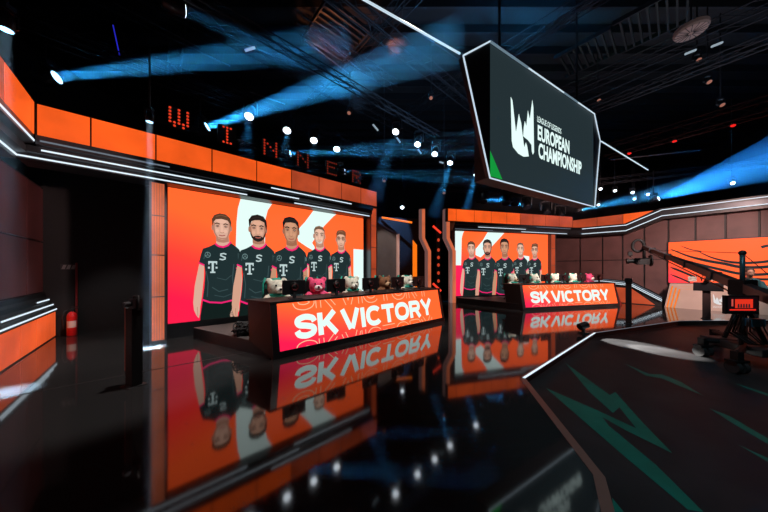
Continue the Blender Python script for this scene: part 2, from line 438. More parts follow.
def player(cv, i, s0, t0, k, flip=False):
    """standing figure, chin centre at (s0,t0); drawn on a 401x512 sketch grid with the chin at (143,152)"""
    ax, ay = .00493*k, .00575*k
    sg = -1 if flip else 1
    T = lambda P: [(s0+sg*(x-143)*ax, t0-(y-152)*ay) for x, y in P]
    A, B, C = skin(i); HR = em('picture_hair_%d' % i, HAIRC[i], .95)
    E = lambda x, y, rx, ry, m, n=14: cv.poly(T([(x+rx*math.cos(2*math.pi*j/n), y+ry*math.sin(2*math.pi*j/n)) for j in range(n)]), m)
    Ln = lambda P, w, m: [cv.poly(T(q), m) for q in stroke(P, w)]
    cv.layer()
    # arms, trousers, neck
    cv.poly(T([(48,258),(68,264),(66,320),(58,398),(52,440),(50,470),(46,488),(36,474),(27,452),(24,420),(30,350)]), A)
    cv.poly(T([(208,278),(229,262),(236,330),(229,400),(222,440),(222,470),(206,494),(182,496),(178,488),(188,458),(204,432),(210,350)]), A)
    cv.poly(T([(62,415),(206,415),(214,470),(222,640),(150,640),(138,520),(128,640),(44,640),(52,480)]), PANTS)
    cv.poly(T([(118,130),(172,130),(176,165),(190,178),(145,200),(106,182),(118,170)]), A); cv.layer(); cv.poly(T([(117,140),(172,136),(174,160),(150,166),(130,165),(117,160)]), B)
    cv.layer()
    Ln([(205,300),(222,300)], 3, B); Ln([(208,440),(200,470),(190,490)], 3, B); Ln([(214,445),(208,485)], 2, B); Ln([(40,440),(42,478)], 2, B)
    cv.poly(T([(117,170),(88,186),(62,196),(54,222),(46,258),(68,267),(72,300),(68,360),(61,412),(90,426),(140,432),(206,422),(212,360),(209,282),(231,264),(231,222),(222,194),(208,182),(180,163),(168,176),(148,184),(128,180)]), CLOTH)
    cv.layer()
    Ln([(46,256),(68,266)], 7, PINK); Ln([(207,280),(232,263)], 7, PINK)
    Ln([(60,411),(90,424),(140,430),(206,420)], 7, PINK)
    Ln([(113,172),(128,182),(148,185),(168,177),(183,161)], 8, PINK)
    for P, w in (([(76,290),(84,340),(80,400)], 4), ([(196,260),(190,320),(200,400)], 5), ([(100,360),(130,380),(170,372)], 4), ([(110,395),(150,405),(190,392)], 3), ([(72,212),(66,240)], 4), ([(216,210),(218,246)], 4), ([(120,320),(160,330),(185,310)], 3)):
        Ln(P, w, CLOTH_H)
    # prints: T mark, ring badge, S mark
    Ln([(84,252),(122,252)], 8, LOGO); Ln([(103,250),(103,297)], 9, LOGO); Ln([(92,296),(114,296)], 6, LOGO)
    Ln([(87,250),(87,262)], 5, LOGO); Ln([(119,250),(119,262)], 5, LOGO)
    for x in (87, 119): cv.poly(T([(x-4,272),(x+4,272),(x+4,280),(x-4,280)]), LOGO)
    Ln([(82+11*math.cos(a*math.pi/9), 221+11*math.sin(a*math.pi/9)) for a in range(19)], 2.4, LOGO_D)
    for a in (-90, 30, 150): Ln([(82,221),(82+10*math.cos(math.radians(a)), 221+10*math.sin(math.radians(a)))], 2, LOGO_D)
    Ln([(162,217),(150,213),(138,216),(137,223),(147,227),(157,231),(156,238),(144,241),(132,238)], 5.5, LOGO)
    Ln([(224,214),(224,232)], 5, LOGO_D)
    # head
    cv.poly(T([(106,80),(104,100),(106,122),(114,138),(126,148),(142,153),(158,149),(172,138),(179,120),(181,98),(180,76),(166,56),(142,50),(118,58)]), A)
    E(102,102,5,13,B); E(183,102,5,13,B)
    cv.layer()
    cv.poly(T([(106,80),(104,100),(106,122),(114,138),(126,148),(124,140),(114,124),(111,100),(113,78)]), B)
    cv.poly(T([(118,140),(130,148),(142,151),(158,148),(168,139),(160,143),(143,145.5),(128,143)]), B)
    E(140,72,22,9,C); E(122,115,8,8,C); E(158,115,8,8,C)
    cv.poly(T([(172,72),(181,82),(180,116),(172,138),(158,149),(166,134),(172,112)]), B)
    cv.poly(T([(137,86),(145,86),(149,112),(152,119),(143,123),(134,119),(137,112)]), C)
    Ln([(134,120),(143,123),(152,119)], 2.5, B)
    cv.layer()
    for x in (123, 160):
        E(x,95,9,5.5,B); E(x,95,5.5,2.4,EYW); E(x,94.6,4.2,3.4,DARKP); Ln([(x-7,92),(x,90.5),(x+7,92.5)], 2.4, DARKP); Ln([(x-11,86),(x-2,82),(x+10,85.5)], 5, HR)
    Ln([(129,134),(143,136),(157,133)], 4.2, LIP)
    if i in (1,):
        cv.poly(T([(105,104),(110,120),(120,134),(128,129),(143,127),(158,129),(166,134),(174,120),(181,102),(180,122),(172,140),(158,151),(142,155),(126,150),(113,139),(106,122)]), HR); cv.layer(); Ln([(130,136),(143,138),(156,135)], 4.2, LIP)
    if i == 2: Ln([(112,128),(122,142),(142,151),(160,144),(174,126)], 3, B)
    if i == 3: Ln([(128,132),(136,138),(150,138),(158,131)], 4, WHT)
    if i == 4:
        for x in (123,161): Ln([(x+10*math.cos(a*math.pi/6), 95+8*math.sin(a*math.pi/6)) for a in range(13)], 2, DARKP)
        Ln([(133,93),(151,93)], 2, DARKP)
    H = [
     [(101,98),(99,66),(110,48),(132,38),(158,40),(178,54),(185,74),(183,98),(177,78),(166,66),(140,62),(116,66),(107,78)],
     [(101,96),(98,62),(112,42),(140,34),(168,40),(184,58),(187,82),(183,104),(178,84),(172,66),(150,58),(128,60),(112,66),(106,82)],
     [(101,98),(98,64),(108,44),(134,35),(160,38),(182,56),(186,84),(182,100),(178,76),(164,62),(140,60),(114,64),(106,78)],
     [(104,88),(103,66),(114,50),(140,42),(166,48),(180,64),(183,88),(176,72),(160,62),(136,60),(116,66)],
     [(103,92),(102,60),(112,44),(126,40),(160,36),(184,46),(186,66),(183,92),(177,74),(160,66),(130,66),(112,74)]][i]
    cv.poly(T(H), HR)
    cv.layer()
    Ln([(116,54),(138,46),(164,50)], 3, em('picture_hair_light_%d' % i, tuple(min(255, int(c*1.5)) for c in HAIRC[i]), .9))

def screen_px(fr, d, u0, z0):
    def f(px, py):
        u, z = fr.pix(px, py, d); return u-u0, z-z0
    return f
def led_wall(fr, u0, d, z0, label, bgm, shapes, people, redpatch=None):
    Wd, Hd = 5.57, 3.13
    r = fr.root('led_wall_screen', (u0+Wd/2, d, 0), label, 'screen')
    part('cabinet', MB().box(u0-.06, u0+Wd+.06, d+.01, d+.2, 0, z0+Hd+.02, BLACK), r)
    part('skirting', MB().box(u0-.06, u0+Wd+.06, d-.004, d+.0095, 0.0, z0-.01, SATIN), r)
    cv = Canvas(Wd, Hd, (u0, d, z0), (1,0,0), (0,0,1))
    cv.poly([(0,0),(Wd,0),(Wd,Hd),(0,Hd)], bgm)
    cv.layer()
    f = screen_px(fr, d, u0, z0)
    if redpatch: cv.poly([f(*q) for q in redpatch], em('picture_red', (232, 22, 72), 1.5))
    for s in shapes: cv.poly([f(*q) for q in s], WHT)
    for (i, px, chin, top, fx) in people:
        s, t = f(px, chin); _, t2 = f(px, top)
        player(cv, i, s, t, (t2-t)/.645, fx)
    o = part('display', cv.mb, r, (u0, d, z0)); b = r['_b']
    o.location = (u0-b[0], d-b[1], z0-b[2])
    return r
z6 = lambda x, y: (140+x*.2343, 180+y*.2343)
z4 = lambda x, y: (270+x/5.69, 205+y/5.69)
shA = [z6(*q) for q in [(408,310),(412,180),(418,120),(430,78),(438,60),(600,80),(562,104),(545,130),(536,165),(532,310)]]
shB = [z4(*q) for q in [(248,30),(395,40),(360,66),(310,118),(268,170),(240,215),(255,240),(250,262),(212,240),(160,205),(150,150),(200,95)]]
shC = [z4(*q) for q in [(475,250),(545,256),(545,560),(475,560)]]
led_wall(S1, .182, 7.655, .343, 'big left LED wall showing five players in black jerseys', SCR1, [shA, shB, shC],
         [(4,341,248,230.4,False),(3,319.5,245.2,225.5,False),(0,222,239.5,214,False),(1,258,241.3,216,False),(2,291,243,218,False)])
z5 = lambda x, y: (455+x/6.83, 225+y/6.83)
led_wall(S2, 6.48, 10.99, .30, 'smaller looking far LED wall in the middle showing the same five players', SCR1,
         [[z5(*q) for q in [(-20,20),(75,25),(55,55),(46,90),(42,275),(-20,275)]], [z5(*q) for q in [(228,40),(345,45),(300,95),(240,160),(175,222),(140,205),(140,165),(190,105)]], [z5(*q) for q in [(468,208),(507,214),(507,330),(468,330)]]],
         [(4,534.6,256.3,243.5,False),(3,520.4,255.5,242,False),(0,471.3,255.2,241.3,False),(1,487.3,255.2,240,False),(2,504.4,255,239,False)],
         [z5(*q) for q in [(-20,275),(64,275),(66,520),(-20,520)]])

# ------------------------------------------------------------------ team desks
DESKG = grad_mat('desk_led_gradient', 4.86, .85, .95, .62, .0, [(.12, (.72, .008, .055)), (.66, OR), (.38, (.86, .042, .03))])
OUTL = em('desk_outline_text', (255, 200, 160), 1.05)
RISER = mat('riser_top_grey', (72, 66, 64), .5); 
RED_LIT_SIDE = mat('desk_side_red_light', (120, 20, 26), .4)  # red light on the end panel, put into its base colour
def desk(fr, u0, d0, where, dright, back_d, rl, rr):
    Lg = 5.08
    # riser
    rp = [(u0-.02, d0+.12), (u0+Lg+.02, d0+.12), (u0+Lg+rr, back_d), (u0-rl, back_d)]
    ro = fr.root('stage_riser', (u0+Lg/2, (d0+back_d)/2, 0), 'low black riser with grey top under the desk by the %s' % where, 'riser')
    part('riser_body', MB().prism(rp, 'z', 0, .235, SATIN), ro)
    part('riser_top', MB().prism(rp, 'z', .235, .25, RISER), ro)
    r = fr.root('team_desk', (u0+Lg/2, d0+.4, 0), 'long black team desk with lit orange SK VICTORY front before the %s' % where, 'desk')
    # sloping front frame
    part('front_frame', MB().prism([(d0,0),(d0,.10),(d0+.175,.985),(d0+.23,.985),(d0+.11,0)], 'x', u0, u0+Lg, SATIN), r)
    dsk = MB().prism([(u0+.0,d0+.16),(u0+Lg,d0+.16),(u0+Lg+.1,d0+.95),(u0-.22,d0+.95)], 'z', .96, 1.0, mat('desk_top_black', (10,10,11), .5))
    part('desk_top', dsk, r)
    part('side_panel', MB().hexa([(u0,d0,.0),(u0+.05,d0+.02,.0),(u0-.17,d0+.66,.25),(u0-.22,d0+.66,.25),(u0,d0+.2,.97),(u0+.05,d0+.2,.97),(u0-.15,d0+.85,.97),(u0-.2,d0+.85,.97)], mat('desk_side_black', (13,11,11), .4)), r)
    part('side_panel', MB().hexa([(u0+Lg,d0,0),(u0+Lg+dright,d0+.13,0),(u0+Lg+dright,d0+.3,0),(u0+Lg,d0+.18,0),(u0+Lg,d0+.18,.98),(u0+Lg+.06,d0+.24,.98),(u0+Lg+.06,d0+.4,.98),(u0+Lg,d0+.35,.98)], RED_LIT_SIDE), r, label='angled end panel with red light put into its colour')
    # display on the slope
    H = .86; td = Vector((0, .175, .885)).normalized()
    o = Vector((u0+.12, d0+.0, .10))+td*.02+Vector((0,-.885,.175)).normalized()*.003
    Wd = 4.84
    cv = Canvas(Wd, H, (0,0,0), (1,0,0), (0,0,1))
    cv.poly([(0,0),(Wd,0),(Wd,H),(0,H)], DESKG)
    for t0 in (.70, -.355):
        cv.k = 1; word(cv, 'SK VICTORY', .30, t0, 4.36, .45, .265, OUTL)
        cv.k = 2; word(cv, 'SK VICTORY', .30, t0, 4.36, .45, .195, DESKG)
    cv.k = 3; word(cv, 'SK VICTORY', .30, .155, 4.42, .445, .262, WHT)
    e = part('led_front', cv.mb, r, (0,0,0)); b = Vector(r['_b'])
    e.location = o-b; e.rotation_euler = (-math.atan2(.175, .885), 0, 0)
    return r
d1u, d1d = 1.525, 4.66
d2u, d2d = 7.69, 8.09
desk(S1, d1u, d1d, 'big left screen', .20, 7.33, .9, .4)
desk(S2, d2u, d2d, 'far middle screen', .34, 10.8, 1.2, -.6)

# plush bears ------------------------------------------------------
def plush_mats(c): return mat('plush_%d_%d_%d' % c, c, .9, noise=.18, nscale=40, bump=.4, bscale=160)
TEAL = mat('teal_fabric', (20, 158, 138), .6)
def bear_mesh(name, m):
    q = MB()
    q.ell((0,0,.13), (.115,.095,.135)); q.ell((0,-.015,.285), (.105,.095,.095))
    for s in (-1,1):
        q.ell((s*.085,0,.365), (.038,.022,.038))
        q.tube([(s*.09,-.02,.19),(s*.15,-.06,.13),(s*.165,-.11,.06)], .04, 10); q.ell((s*.165,-.12,.05), (.042,.045,.042))
        q.tube([(s*.06,-.02,.055),(s*.10,-.12,.05),(s*.11,-.19,.05)], .052, 10); q.ell((s*.115,-.205,.062), (.048,.034,.062))
    return baked(q, .011, name, 5, [m])
BM = {}
def bear(fr, u, d, z, rz, body, muzzle, label, group, hood=None, heart=False, sc_=1.):
    key = (body, muzzle, hood, heart)
    base = (u, d, z)
    r = fr.root('plush_bear', base, label, 'plush toy', group)
    r.rotation_euler.z += rz; r.scale = (sc_,)*3
    m = plush_mats(body)
    if key not in BM:
        B = {}
        B['body'] = bear_mesh('body', m)
        B['muzzle'] = MB().ell((0,-.10,.262), (.05,.045,.038), plush_mats(muzzle)).mesh('muzzle', smooth=True)
        B['nose'] = MB().ell((0,-.145,.275), (.016,.012,.011), RUBBER, 10, 6).mesh('nose', smooth=True)
        B['eye'] = MB().ell((-.038,-.104,.315), (.011,.008,.012), RUBBER, 10, 6).mesh('eye', smooth=True)
        B['eye.'] = MB().ell((.038,-.104,.315), (.011,.008,.012), RUBBER, 10, 6).mesh('eye', smooth=True)
        if hood:
            B['headband'] = MB().tube([(.11*math.cos(a), .015+.1*0, .275+.108*math.sin(a)) for a in [math.pi*i/12 for i in range(13)]], .016, 8, hood).mesh('headband', smooth=True)
            B['scarf'] = MB().tube([(.088*math.cos(a), -.01+.082*math.sin(a), .205) for a in [2*math.pi*i/20 for i in range(21)]], .019, 8, hood).mesh('scarf', smooth=True)
        if heart:
            pts = [(.016*16*math.sin(t)**3/16*2.2, .016*(13*math.cos(t)-5*math.cos(2*t)-2*math.cos(3*t)-math.cos(4*t))/16*2.2) for t in [2*math.pi*i/24 for i in range(24)]]
            B['heart_patch'] = MB().prism([(x, .14+y) for x, y in pts], 'y', -.108, -.09, mat('heart_red', (150,10,60), .7)).mesh('heart_patch')
        B['foot_pad'] = MB().ell((-.118,-.238,.066), (.028,.006,.036), plush_mats(muzzle), 12, 8).mesh('foot_pad', smooth=True)
        B['foot_pad.'] = MB().ell((.118,-.238,.066), (.028,.006,.036), plush_mats(muzzle), 12, 8).mesh('foot_pad', smooth=True)
        BM[key] = B
    for n, me in BM[key].items(): raw_part(n.rstrip('.'), me, r)
    return r
WB, BR, PK = (226,222,205), (128,84,56), (248,84,132)
CR = (240,236,224); TAN = (196,160,124)
# monitors, chairs
def monitor_proto(fr):
    r = fr.root('gaming_monitor', (0,0,0), 'x', 'monitor')
    part('screen_housing', MB().box(-.235,.235,0,.035,.085,.375, SATIN), r, bevel=.006)
    part('rear_bulge', MB().lathe([(.10,0),(.09,-.02),(.06,-.032),(.0,-.034)], (0,0,.235), BLACK, 24, Quaternion((1,0,0), math.radians(90))), r, smooth=True)
    part('emblem', MB().tube([(.062*math.cos(a), -.03, .235+.062*math.sin(a)) for a in [2*math.pi*i/24 for i in range(25)]], .006, 6, mat('dark_red_ring', (96,22,26), .4)), r, label='dark red ring on the back')
    part('stand', MB().box(-.03,.03,-.02,.02,.012,.2, DARKM).prism([(-.13,-.09),(.13,-.09),(.10,.09),(-.10,.09)], 'z', 0, .014, DARKM), r)
    return r
def chair_proto(fr):
    r = fr.root('gaming_chair', (0,0,0), 'x', 'chair')
    part('seat', MB().box(-.26,.26,-.26,.26,.42,.52, SATIN), r, bevel=.03)
    part('backrest', MB().prism([(-.17,.5),(-.20,.75),(-.195,1.0),(-.14,1.13),(.14,1.13),(.195,1.0),(.20,.75),(.17,.5)], 'y', .2, .29, SATIN), r, bevel=.02)
    for s in (-1,1):
        part('edging', MB().tube([(s*.18,.19,.52),(s*.21,.17,.75),(s*.205,.18,1.0),(s*.145,.2,1.14)], .024, 8, TEAL), r, label='teal side edging', smooth=True)
    part('gas_lift', MB().tube([(0,0,.08),(0,0,.43)], .03, 10, DARKM), r)
    q = MB()
    for k in range(5):
        a = 2*math.pi*k/5+.3; q.tube([(0,0,.1),(.27*math.cos(a),.27*math.sin(a),.06)], .022, 8, SATIN); q.ell((.28*math.cos(a),.28*math.sin(a),.03),(.03,.03,.03), RUBBER, 10, 6)
    part('star_base', q, r)
    return r
ORD = ['first','second','third','fourth','fifth']
mproto = monitor_proto(S1); cproto = chair_proto(S1); first = True
def dress(fr, ud, dd, mpx, bpx, where, gname, cols, zdesk=1.0):
    global first
    for i, px in enumerate(mpx):
        u, _ = fr.pix(px, 290, dd+.42)
        o = mproto if first else copy_tree(mproto)
        o.location = fr.w(u, dd+.42, zdesk); o.rotation_euler = (0,0,fr.a+random.uniform(-.05,.05))
        o['label'] = '%s black monitor from the left on the desk by the %s' % (ORD[i], where); o['group'] = 'monitors on the %s' % gname
        u2, _ = fr.pix(bpx[i]-.8, 290, dd+1.50)
        c = cproto if first else copy_tree(cproto); first = False
        c.location = fr.w(u2-.03, dd+1.50, .25); c.rotation_euler = (0,0,fr.a+random.uniform(-.1,.1))
        c['label'] = '%s black and teal chair from the left at the desk by the %s' % (ORD[i], where); c['group'] = 'chairs at the %s' % gname
        u3, _ = fr.pix(bpx[i], 290, dd+1.42)
        body, muz, hood, heart, lab = cols[i]
        bear(fr, u3, dd+1.42, .60, random.uniform(-.12,.12)+((-.28 if i == 1 else -.05) if fr is S1 else .05), body, muz, lab, 'plush bears on the %s' % gname, hood, heart, 2.0)
dress(S1, d1u, d1d, [294.5,336.5,370.5,398,419], [276.5,317,351.5,384.5,407], 'big left screen', 'left desk', [
    (WB,CR,TEAL,False,'white plush bear with teal scarf at the left end of the left desk'), (PK,(250,236,236),None,True,'pink plush bear with a heart on its belly on the left desk'),
    (WB,CR,TEAL,False,'middle white plush bear with teal scarf, right of the pink bear on the left desk'), (BR,TAN,None,False,'brown plush bear on the left desk'),
    (WB,CR,TEAL,False,'white plush bear with teal scarf right of the brown bear on the left desk')])
dress(S2, d2u, d2d, [524.5,546,564,582,599], [512,534,555,573,588.5], 'far middle screen', 'far desk', [
    (WB,TAN,TEAL,False,'white plush bear at the left end of the far desk'), (WB,CR,TEAL,False,'second white plush bear from the left on the far desk'),
    (WB,CR,TEAL,False,'third white plush bear from the left on the far desk'), (WB,CR,TEAL,False,'white plush bear left of the pink bear on the far desk'),
    (PK,CR,None,False,'pink plush bear on the far desk')])
# kit under the left desk
b = MB()
for k in range(16):
    a = random.uniform(0,6.28); rr = random.uniform(.06,.22); hz = random.uniform(.27,.46)
    b.tube([(1.34+rr*math.cos(a+j*.8)+.03*math.sin(j*2+k), 5.88+1.1*rr*math.sin(a+j*.8), max(.262, hz+.06*math.sin(j*1.3+k))) for j in range(8)], .015, 6, RUBBER)
b.box(1.18,1.5,5.74,6.02,.25,.38, SATIN)
S1.obj('cable_bundle', b, (1.34,5.88,.25), 'tangle of black cables on the grey riser at the left end of the left desk', 'cables', smooth=False)

# ------------------------------------------------------------------ things between the stages
r = S1.root('side_wing', (7.05,8.0,0), 'grey side wing with a sloped pale edge right of the big left screen', 'set wing')
wp = [(6.31,0),(7.80,0),(7.80,3.10),(6.31,3.52)]
part('wing_panel', MB().prism(wp, 'y', 8.0, 8.12, mat('wing_grey', (104,92,88), .5, noise=.15, nscale=2)), r)
part('pale_edge', MB().prism([(7.80,0),(7.93,0),(7.93,3.14),(7.80,3.10)], 'y', 7.93, 8.13, mat('edge_pink_glow', (190,150,140), .4, emit=(.30,.15,.12), es=.8)), r)  # pale edge with a faint emission of its own
part('top_rail', MB().prism([(6.31,3.52),(7.93,3.06),(7.93,3.14),(6.31,3.60)], 'y', 7.95, 8.12, GREYM), r)
cb = MB()      # blue drape behind the wing
Yb = 14.6; n = 44
for k, (a, b_) in enumerate(((383,402),)):
    x0, x1 = (a-CX)/F*Yb, (b_-CX)/F*Yb
    pts = [(x0+(x1-x0)*i/n, Yb+.05*math.sin(i*1.5)) for i in range(n+1)]
    cb.prism(pts+[(x1, Yb+.15), (x0, Yb+.15)], 'z', 0, 4.4, mat('blue_drape', (40,80,130), .8))
W0.obj('blue_drape', cb, ((392-CX)/F*Yb, Yb, 0), 'blue lit drape hanging behind the side wing', 'drape')
p0, p1 = at(382,217.5,13.6), at(412,222.5,13.2)
W0.obj('orange_light_bar', MB().tube([p0, p1], .05, 8, em('orange_bar', (255,120,30), 1.2)), tuple(p0), 'thin orange light bar above the blue drape', 'light bar')
Yf = 13.0
fx = lambda px, Y=Yf: (px-CX)/F*Y
W0.obj('orange_fin', MB().prism([(fx(413),0),(fx(417),0),(fx(417),CZ+24*Yf/F),(fx(413),CZ+29*Yf/F)], 'y', Yf, Yf+.15, em('orange_fin_light', (255,120,20), 1.0)), (fx(415),Yf,0), 'tall orange lit fin with a slanted tip between the two stages', 'fin')
def kinked(px, Y, label, w=5):
    z = lambda py: CZ-(py-HY)*Y/F
    r = W0.root('kinked_column', (fx(px+6,Y), Y, 0), label, 'column')
    o = [(px,209),(px,238),(px+6,251),(px+6,HY+CZ*F/Y)]
    for k, (a, m, dd) in enumerate(((0, mat('kinked_grey_glow', (150,128,124), .4, emit=(.20,.10,.09), es=.6), 0.), (w*.45, ORANGE_P, .01))):  # grey metal face gets its lit look from added emission, no lamp
        wd = w*.45 if k == 0 else w*.55
        P = [(fx(x+a,Y), z(y)) for x, y in o]+[(fx(x+a+wd,Y), z(y)) for x, y in reversed(o)]
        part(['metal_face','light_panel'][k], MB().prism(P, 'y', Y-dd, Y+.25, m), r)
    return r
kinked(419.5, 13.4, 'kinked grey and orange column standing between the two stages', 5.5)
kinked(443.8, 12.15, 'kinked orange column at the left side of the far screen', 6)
r = W0.root('lamp_pole', (fx(438.5,13.6),13.6,0), 'black pole with a column of small red lamps between the stages', 'lamp pole')
part('pole', MB().box(fx(436.5,13.6),fx(440.5,13.6),13.62,13.72,0,4.2, BLACK), r)
for y in (240,250,257.5,265,273,281):
    part('lamp', MB().ell((fx(438.5,13.6),13.6,CZ-(y-HY)*13.6/F), (.07,.03,.09), em('red_lamp', (215,70,40), .8), 12, 8), r, smooth=True)
for a, b_ in (((433,226),(441,233)), ((433,283.5),(441,291))):
    p0, p1 = at(*a, 13.55), at(*b_, 13.55)
    part('light_tube', MB().tube([p0,p1], .055, 8, em('red_tube', (235,60,40), 1.2)), r, label='red light tube set on a slant')
S2.obj('wall_between', MB().box(2.6, 6.0, 13.3, 13.45, 0, 4.4, mat('drape_black', (15,17,22), .8)), (4.5,13.4,0), kind='structure')

# ------------------------------------------------------------------ right stage set wall
c2 = [5.95,6.38,7.35,8.3,9.2,10.0,10.8,11.6,12.5,13.42]
lightbox(S2, 5.95, 13.45, 10.72, 3.84, 4.42, c2, 'header_lightbox', 'orange backlit header above the far middle screen', 'lit header', [ORANGE]*5+[ORANGE_D]*5, .4)
r = S2.root('stepped_frieze', (10, 10.75, 3.43), 'grey stepped frieze with light strips above the far middle screen', 'frieze')
part('frieze_body', MB().prism([(10.7,3.83),(10.7,3.70),(10.78,3.68),(10.78,3.57),(10.86,3.56),(10.86,3.45),(11.2,3.45),(11.2,3.83)], 'x', 6.3, 13.3, FRIEZE), r)
for a, b_, dd, z, m in ((6.4,8.5,10.852,3.51,DIM_LED),(7.6,10.4,10.772,3.63,WHITE_LED),(10.2,13.25,10.852,3.51,WHITE_LED),(11.0,13.25,10.692,3.76,DIM_LED)):
    part('led_strip', MB().box(a,b_,dd,dd+.007,z-.012,z+.012,m), r)
column(S2, 12.10, 12.38, 10.85, 3.45, [.05,.9,1.8,2.7,3.44], 'orange lit column at the right edge of the far middle screen', ORANGE_D)
# right wall
wy = 16.8
def rp_(px, py, d=wy): return R.pix(px, py, d)
cl = [rp_(545,232,16.45),rp_(582,232,16.45),rp_(626,228.5,16.45),rp_(662,213.5,16.45),rp_(768,201,16.45),(4.5,rp_(768,201,16.45)[1]),(7.0,rp_(768,201,16.45)[1])]
def ftop(x):
    for p, q in zip(cl[:-1], cl[1:]):
        if p[0] <= x <= q[0]: return p[1]+(q[1]-p[1])*(x-p[0])/(q[0]-p[0])
    return cl[0][1] if x < cl[0][0] else cl[-1][1]
wr = MB().prism([(-6.2,0),(7.0,0),(7.0,ftop(7.0)+.2),(cl[3][0],cl[3][1]+.2),(cl[2][0],cl[2][1]+.2),(-6.2,cl[0][1]+.2)], 'y', wy+.06, wy+.25, BLACK)
cols = [-6.1]+[rp_(x,240)[0] for x in (580,602.5,622.6,644.3,668.4,695.4,725.5,759.4)]+[2.6,4.1,5.6,7.0]
for a, b_ in zip(cols[:-1], cols[1:]):
    a, b_ = a+.03, b_-.03
    wr.box(a, b_, wy, wy+.059, .1, 2.02, PANEL)
    xs = [a]+[p[0] for p in cl if a < p[0] < b_]+[b_]
    wr.prism([(a,2.06),(b_,2.06)]+[(x, ftop(x)+.1) for x in reversed(xs)], 'y', wy, wy+.059, PANEL)
R.obj('wall_right', wr, (0,wy,0), kind='structure')
# header and sloping frieze on the right wall
ha, hb = rp_(572,224,16.6), rp_(655,213,16.6)
r = R.root('header_lightbox', ((ha[0]+hb[0])/2,16.6,3.7), 'orange header piece where the far stage meets the right wall', 'lit header')
zA, zB = rp_(576,220,16.6)[1], rp_(576,229,16.6)[1]
part('carcass', MB().prism([(ha[0],zB),(rp_(626,227,16.6)[0],zB),(hb[0],zA),(ha[0],zA)], 'y', 16.61, 16.78, BLACK), r)
mid = [ha[0], rp_(597,220,16.6)[0], rp_(623,220,16.6)[0]]
part('light_panel', MB().box(mid[0]+.01, mid[1]-.01, 16.595, 16.609, zB+.01, zA-.01, ORANGE_D), r)
part('light_panel', MB().box(mid[1]+.01, mid[2]-.01, 16.595, 16.609, zB+.01, zA-.01, ORANGE_D), r)
part('light_panel', MB().prism([(mid[2]+.01,zB+.01),(rp_(626,227,16.6)[0],zB+.01),(hb[0]-.05,zA-.01),(mid[2]+.01,zA-.01)], 'y', 16.595, 16.609, ORANGE), r)
fd = 16.45
cl = [rp_(545,232,fd),rp_(582,232,fd),rp_(626,228.5,fd),rp_(662,213.5,fd),rp_(768,201,fd),(4.5,rp_(768,201,fd)[1]),(7.0,rp_(768,201,fd)[1])]
r = R.root('stepped_frieze', (0,fd,3.6), 'black frieze with two white light lines sloping up across the right wall', 'frieze')
q = MB()
for s in stroke(cl, .48): q.prism(s, 'y', fd, 16.79, FRIEZE2)
part('frieze_body', q, r)
q = MB()
for s in stroke([(x, z-.02) for x, z in cl], .2): q.prism(s, 'y', fd-.06, fd, FRIEZE)
part('frieze_ridge', q, r)
for off in (.16,-.11):
    q = MB()
    dd = fd-.008 if off > .1 else fd-.068
    for s in stroke([(x, z+off) for x, z in cl[1:]], .032): q.prism(s, 'y', dd, dd+.007, WHITE_LED)
    part('led_strip', q, r)
# lit artwork on the right wall
ad = 16.7; a0 = rp_(668.6,242,ad); az0, az1 = rp_(668,282.5,ad)[1], rp_(668,242.5,ad)[1]
Wa = 7.0-a0[0]; Ha = az1-az0
ART = grad_mat('art_gradient', Wa, Ha, 3.2, .75, -.02, [(.05,(.85,.03,.06)),(.55,(.95,.10,.022)),(.3,(.92,.06,.03))])
LINE = em('art_line', (34, 44, 46), .8)
r = R.root('wall_art_screen', (a0[0]+Wa/2, ad, az0), 'wide orange LED panel with dark wavy contour lines on the right wall', 'screen')
part('cabinet', MB().box(a0[0]-.03, 7.0, ad+.01, ad+.095, az0-.03, az1+.03, BLACK), r)
cv = Canvas(Wa, Ha, (0,0,0), (1,0,0), (0,0,1))
cv.poly([(0,0),(Wa,0),(Wa,Ha),(0,Ha)], ART); cv.layer()
def av(x, y):
    u, z = rp_(660+x/6.324, 230+y/6.324, ad); return u-a0[0], z-az0
def curve(P, w):
    C = catmull([av(*p) for p in P], 6); n = len(C)
    cv.stroke(C, [.72*w*min(1, .25+3.0*min(i, n-1-i*.0)/n) for i in range(n)], LINE)
curve([(250,140),(330,175),(430,200),(520,208),(600,206),(690,196),(760,170),(760,130),(690,100),(640,110)], .13)
curve([(65,120),(180,165),(300,195),(400,212),(520,235),(683,232),(850,200),(1000,150)], .15)
curve([(65,158),(200,205),(370,247),(520,278),(683,278),(900,240)], .14)
curve([(65,235),(130,260),(220,297)], .12); curve([(65,280),(130,306),(190,332)], .09)
curve([(100,195),(150,220),(205,248)], .05); curve([(130,100),(200,125),(260,134)], .05); curve([(560,305),(683,312),(900,290)], .12); curve([(65,192),(140,225),(215,252)], .04)
e = part('display', cv.mb, r, (0,0,0)); e.location = Vector((a0[0], ad, az0))-Vector(r['_b'])
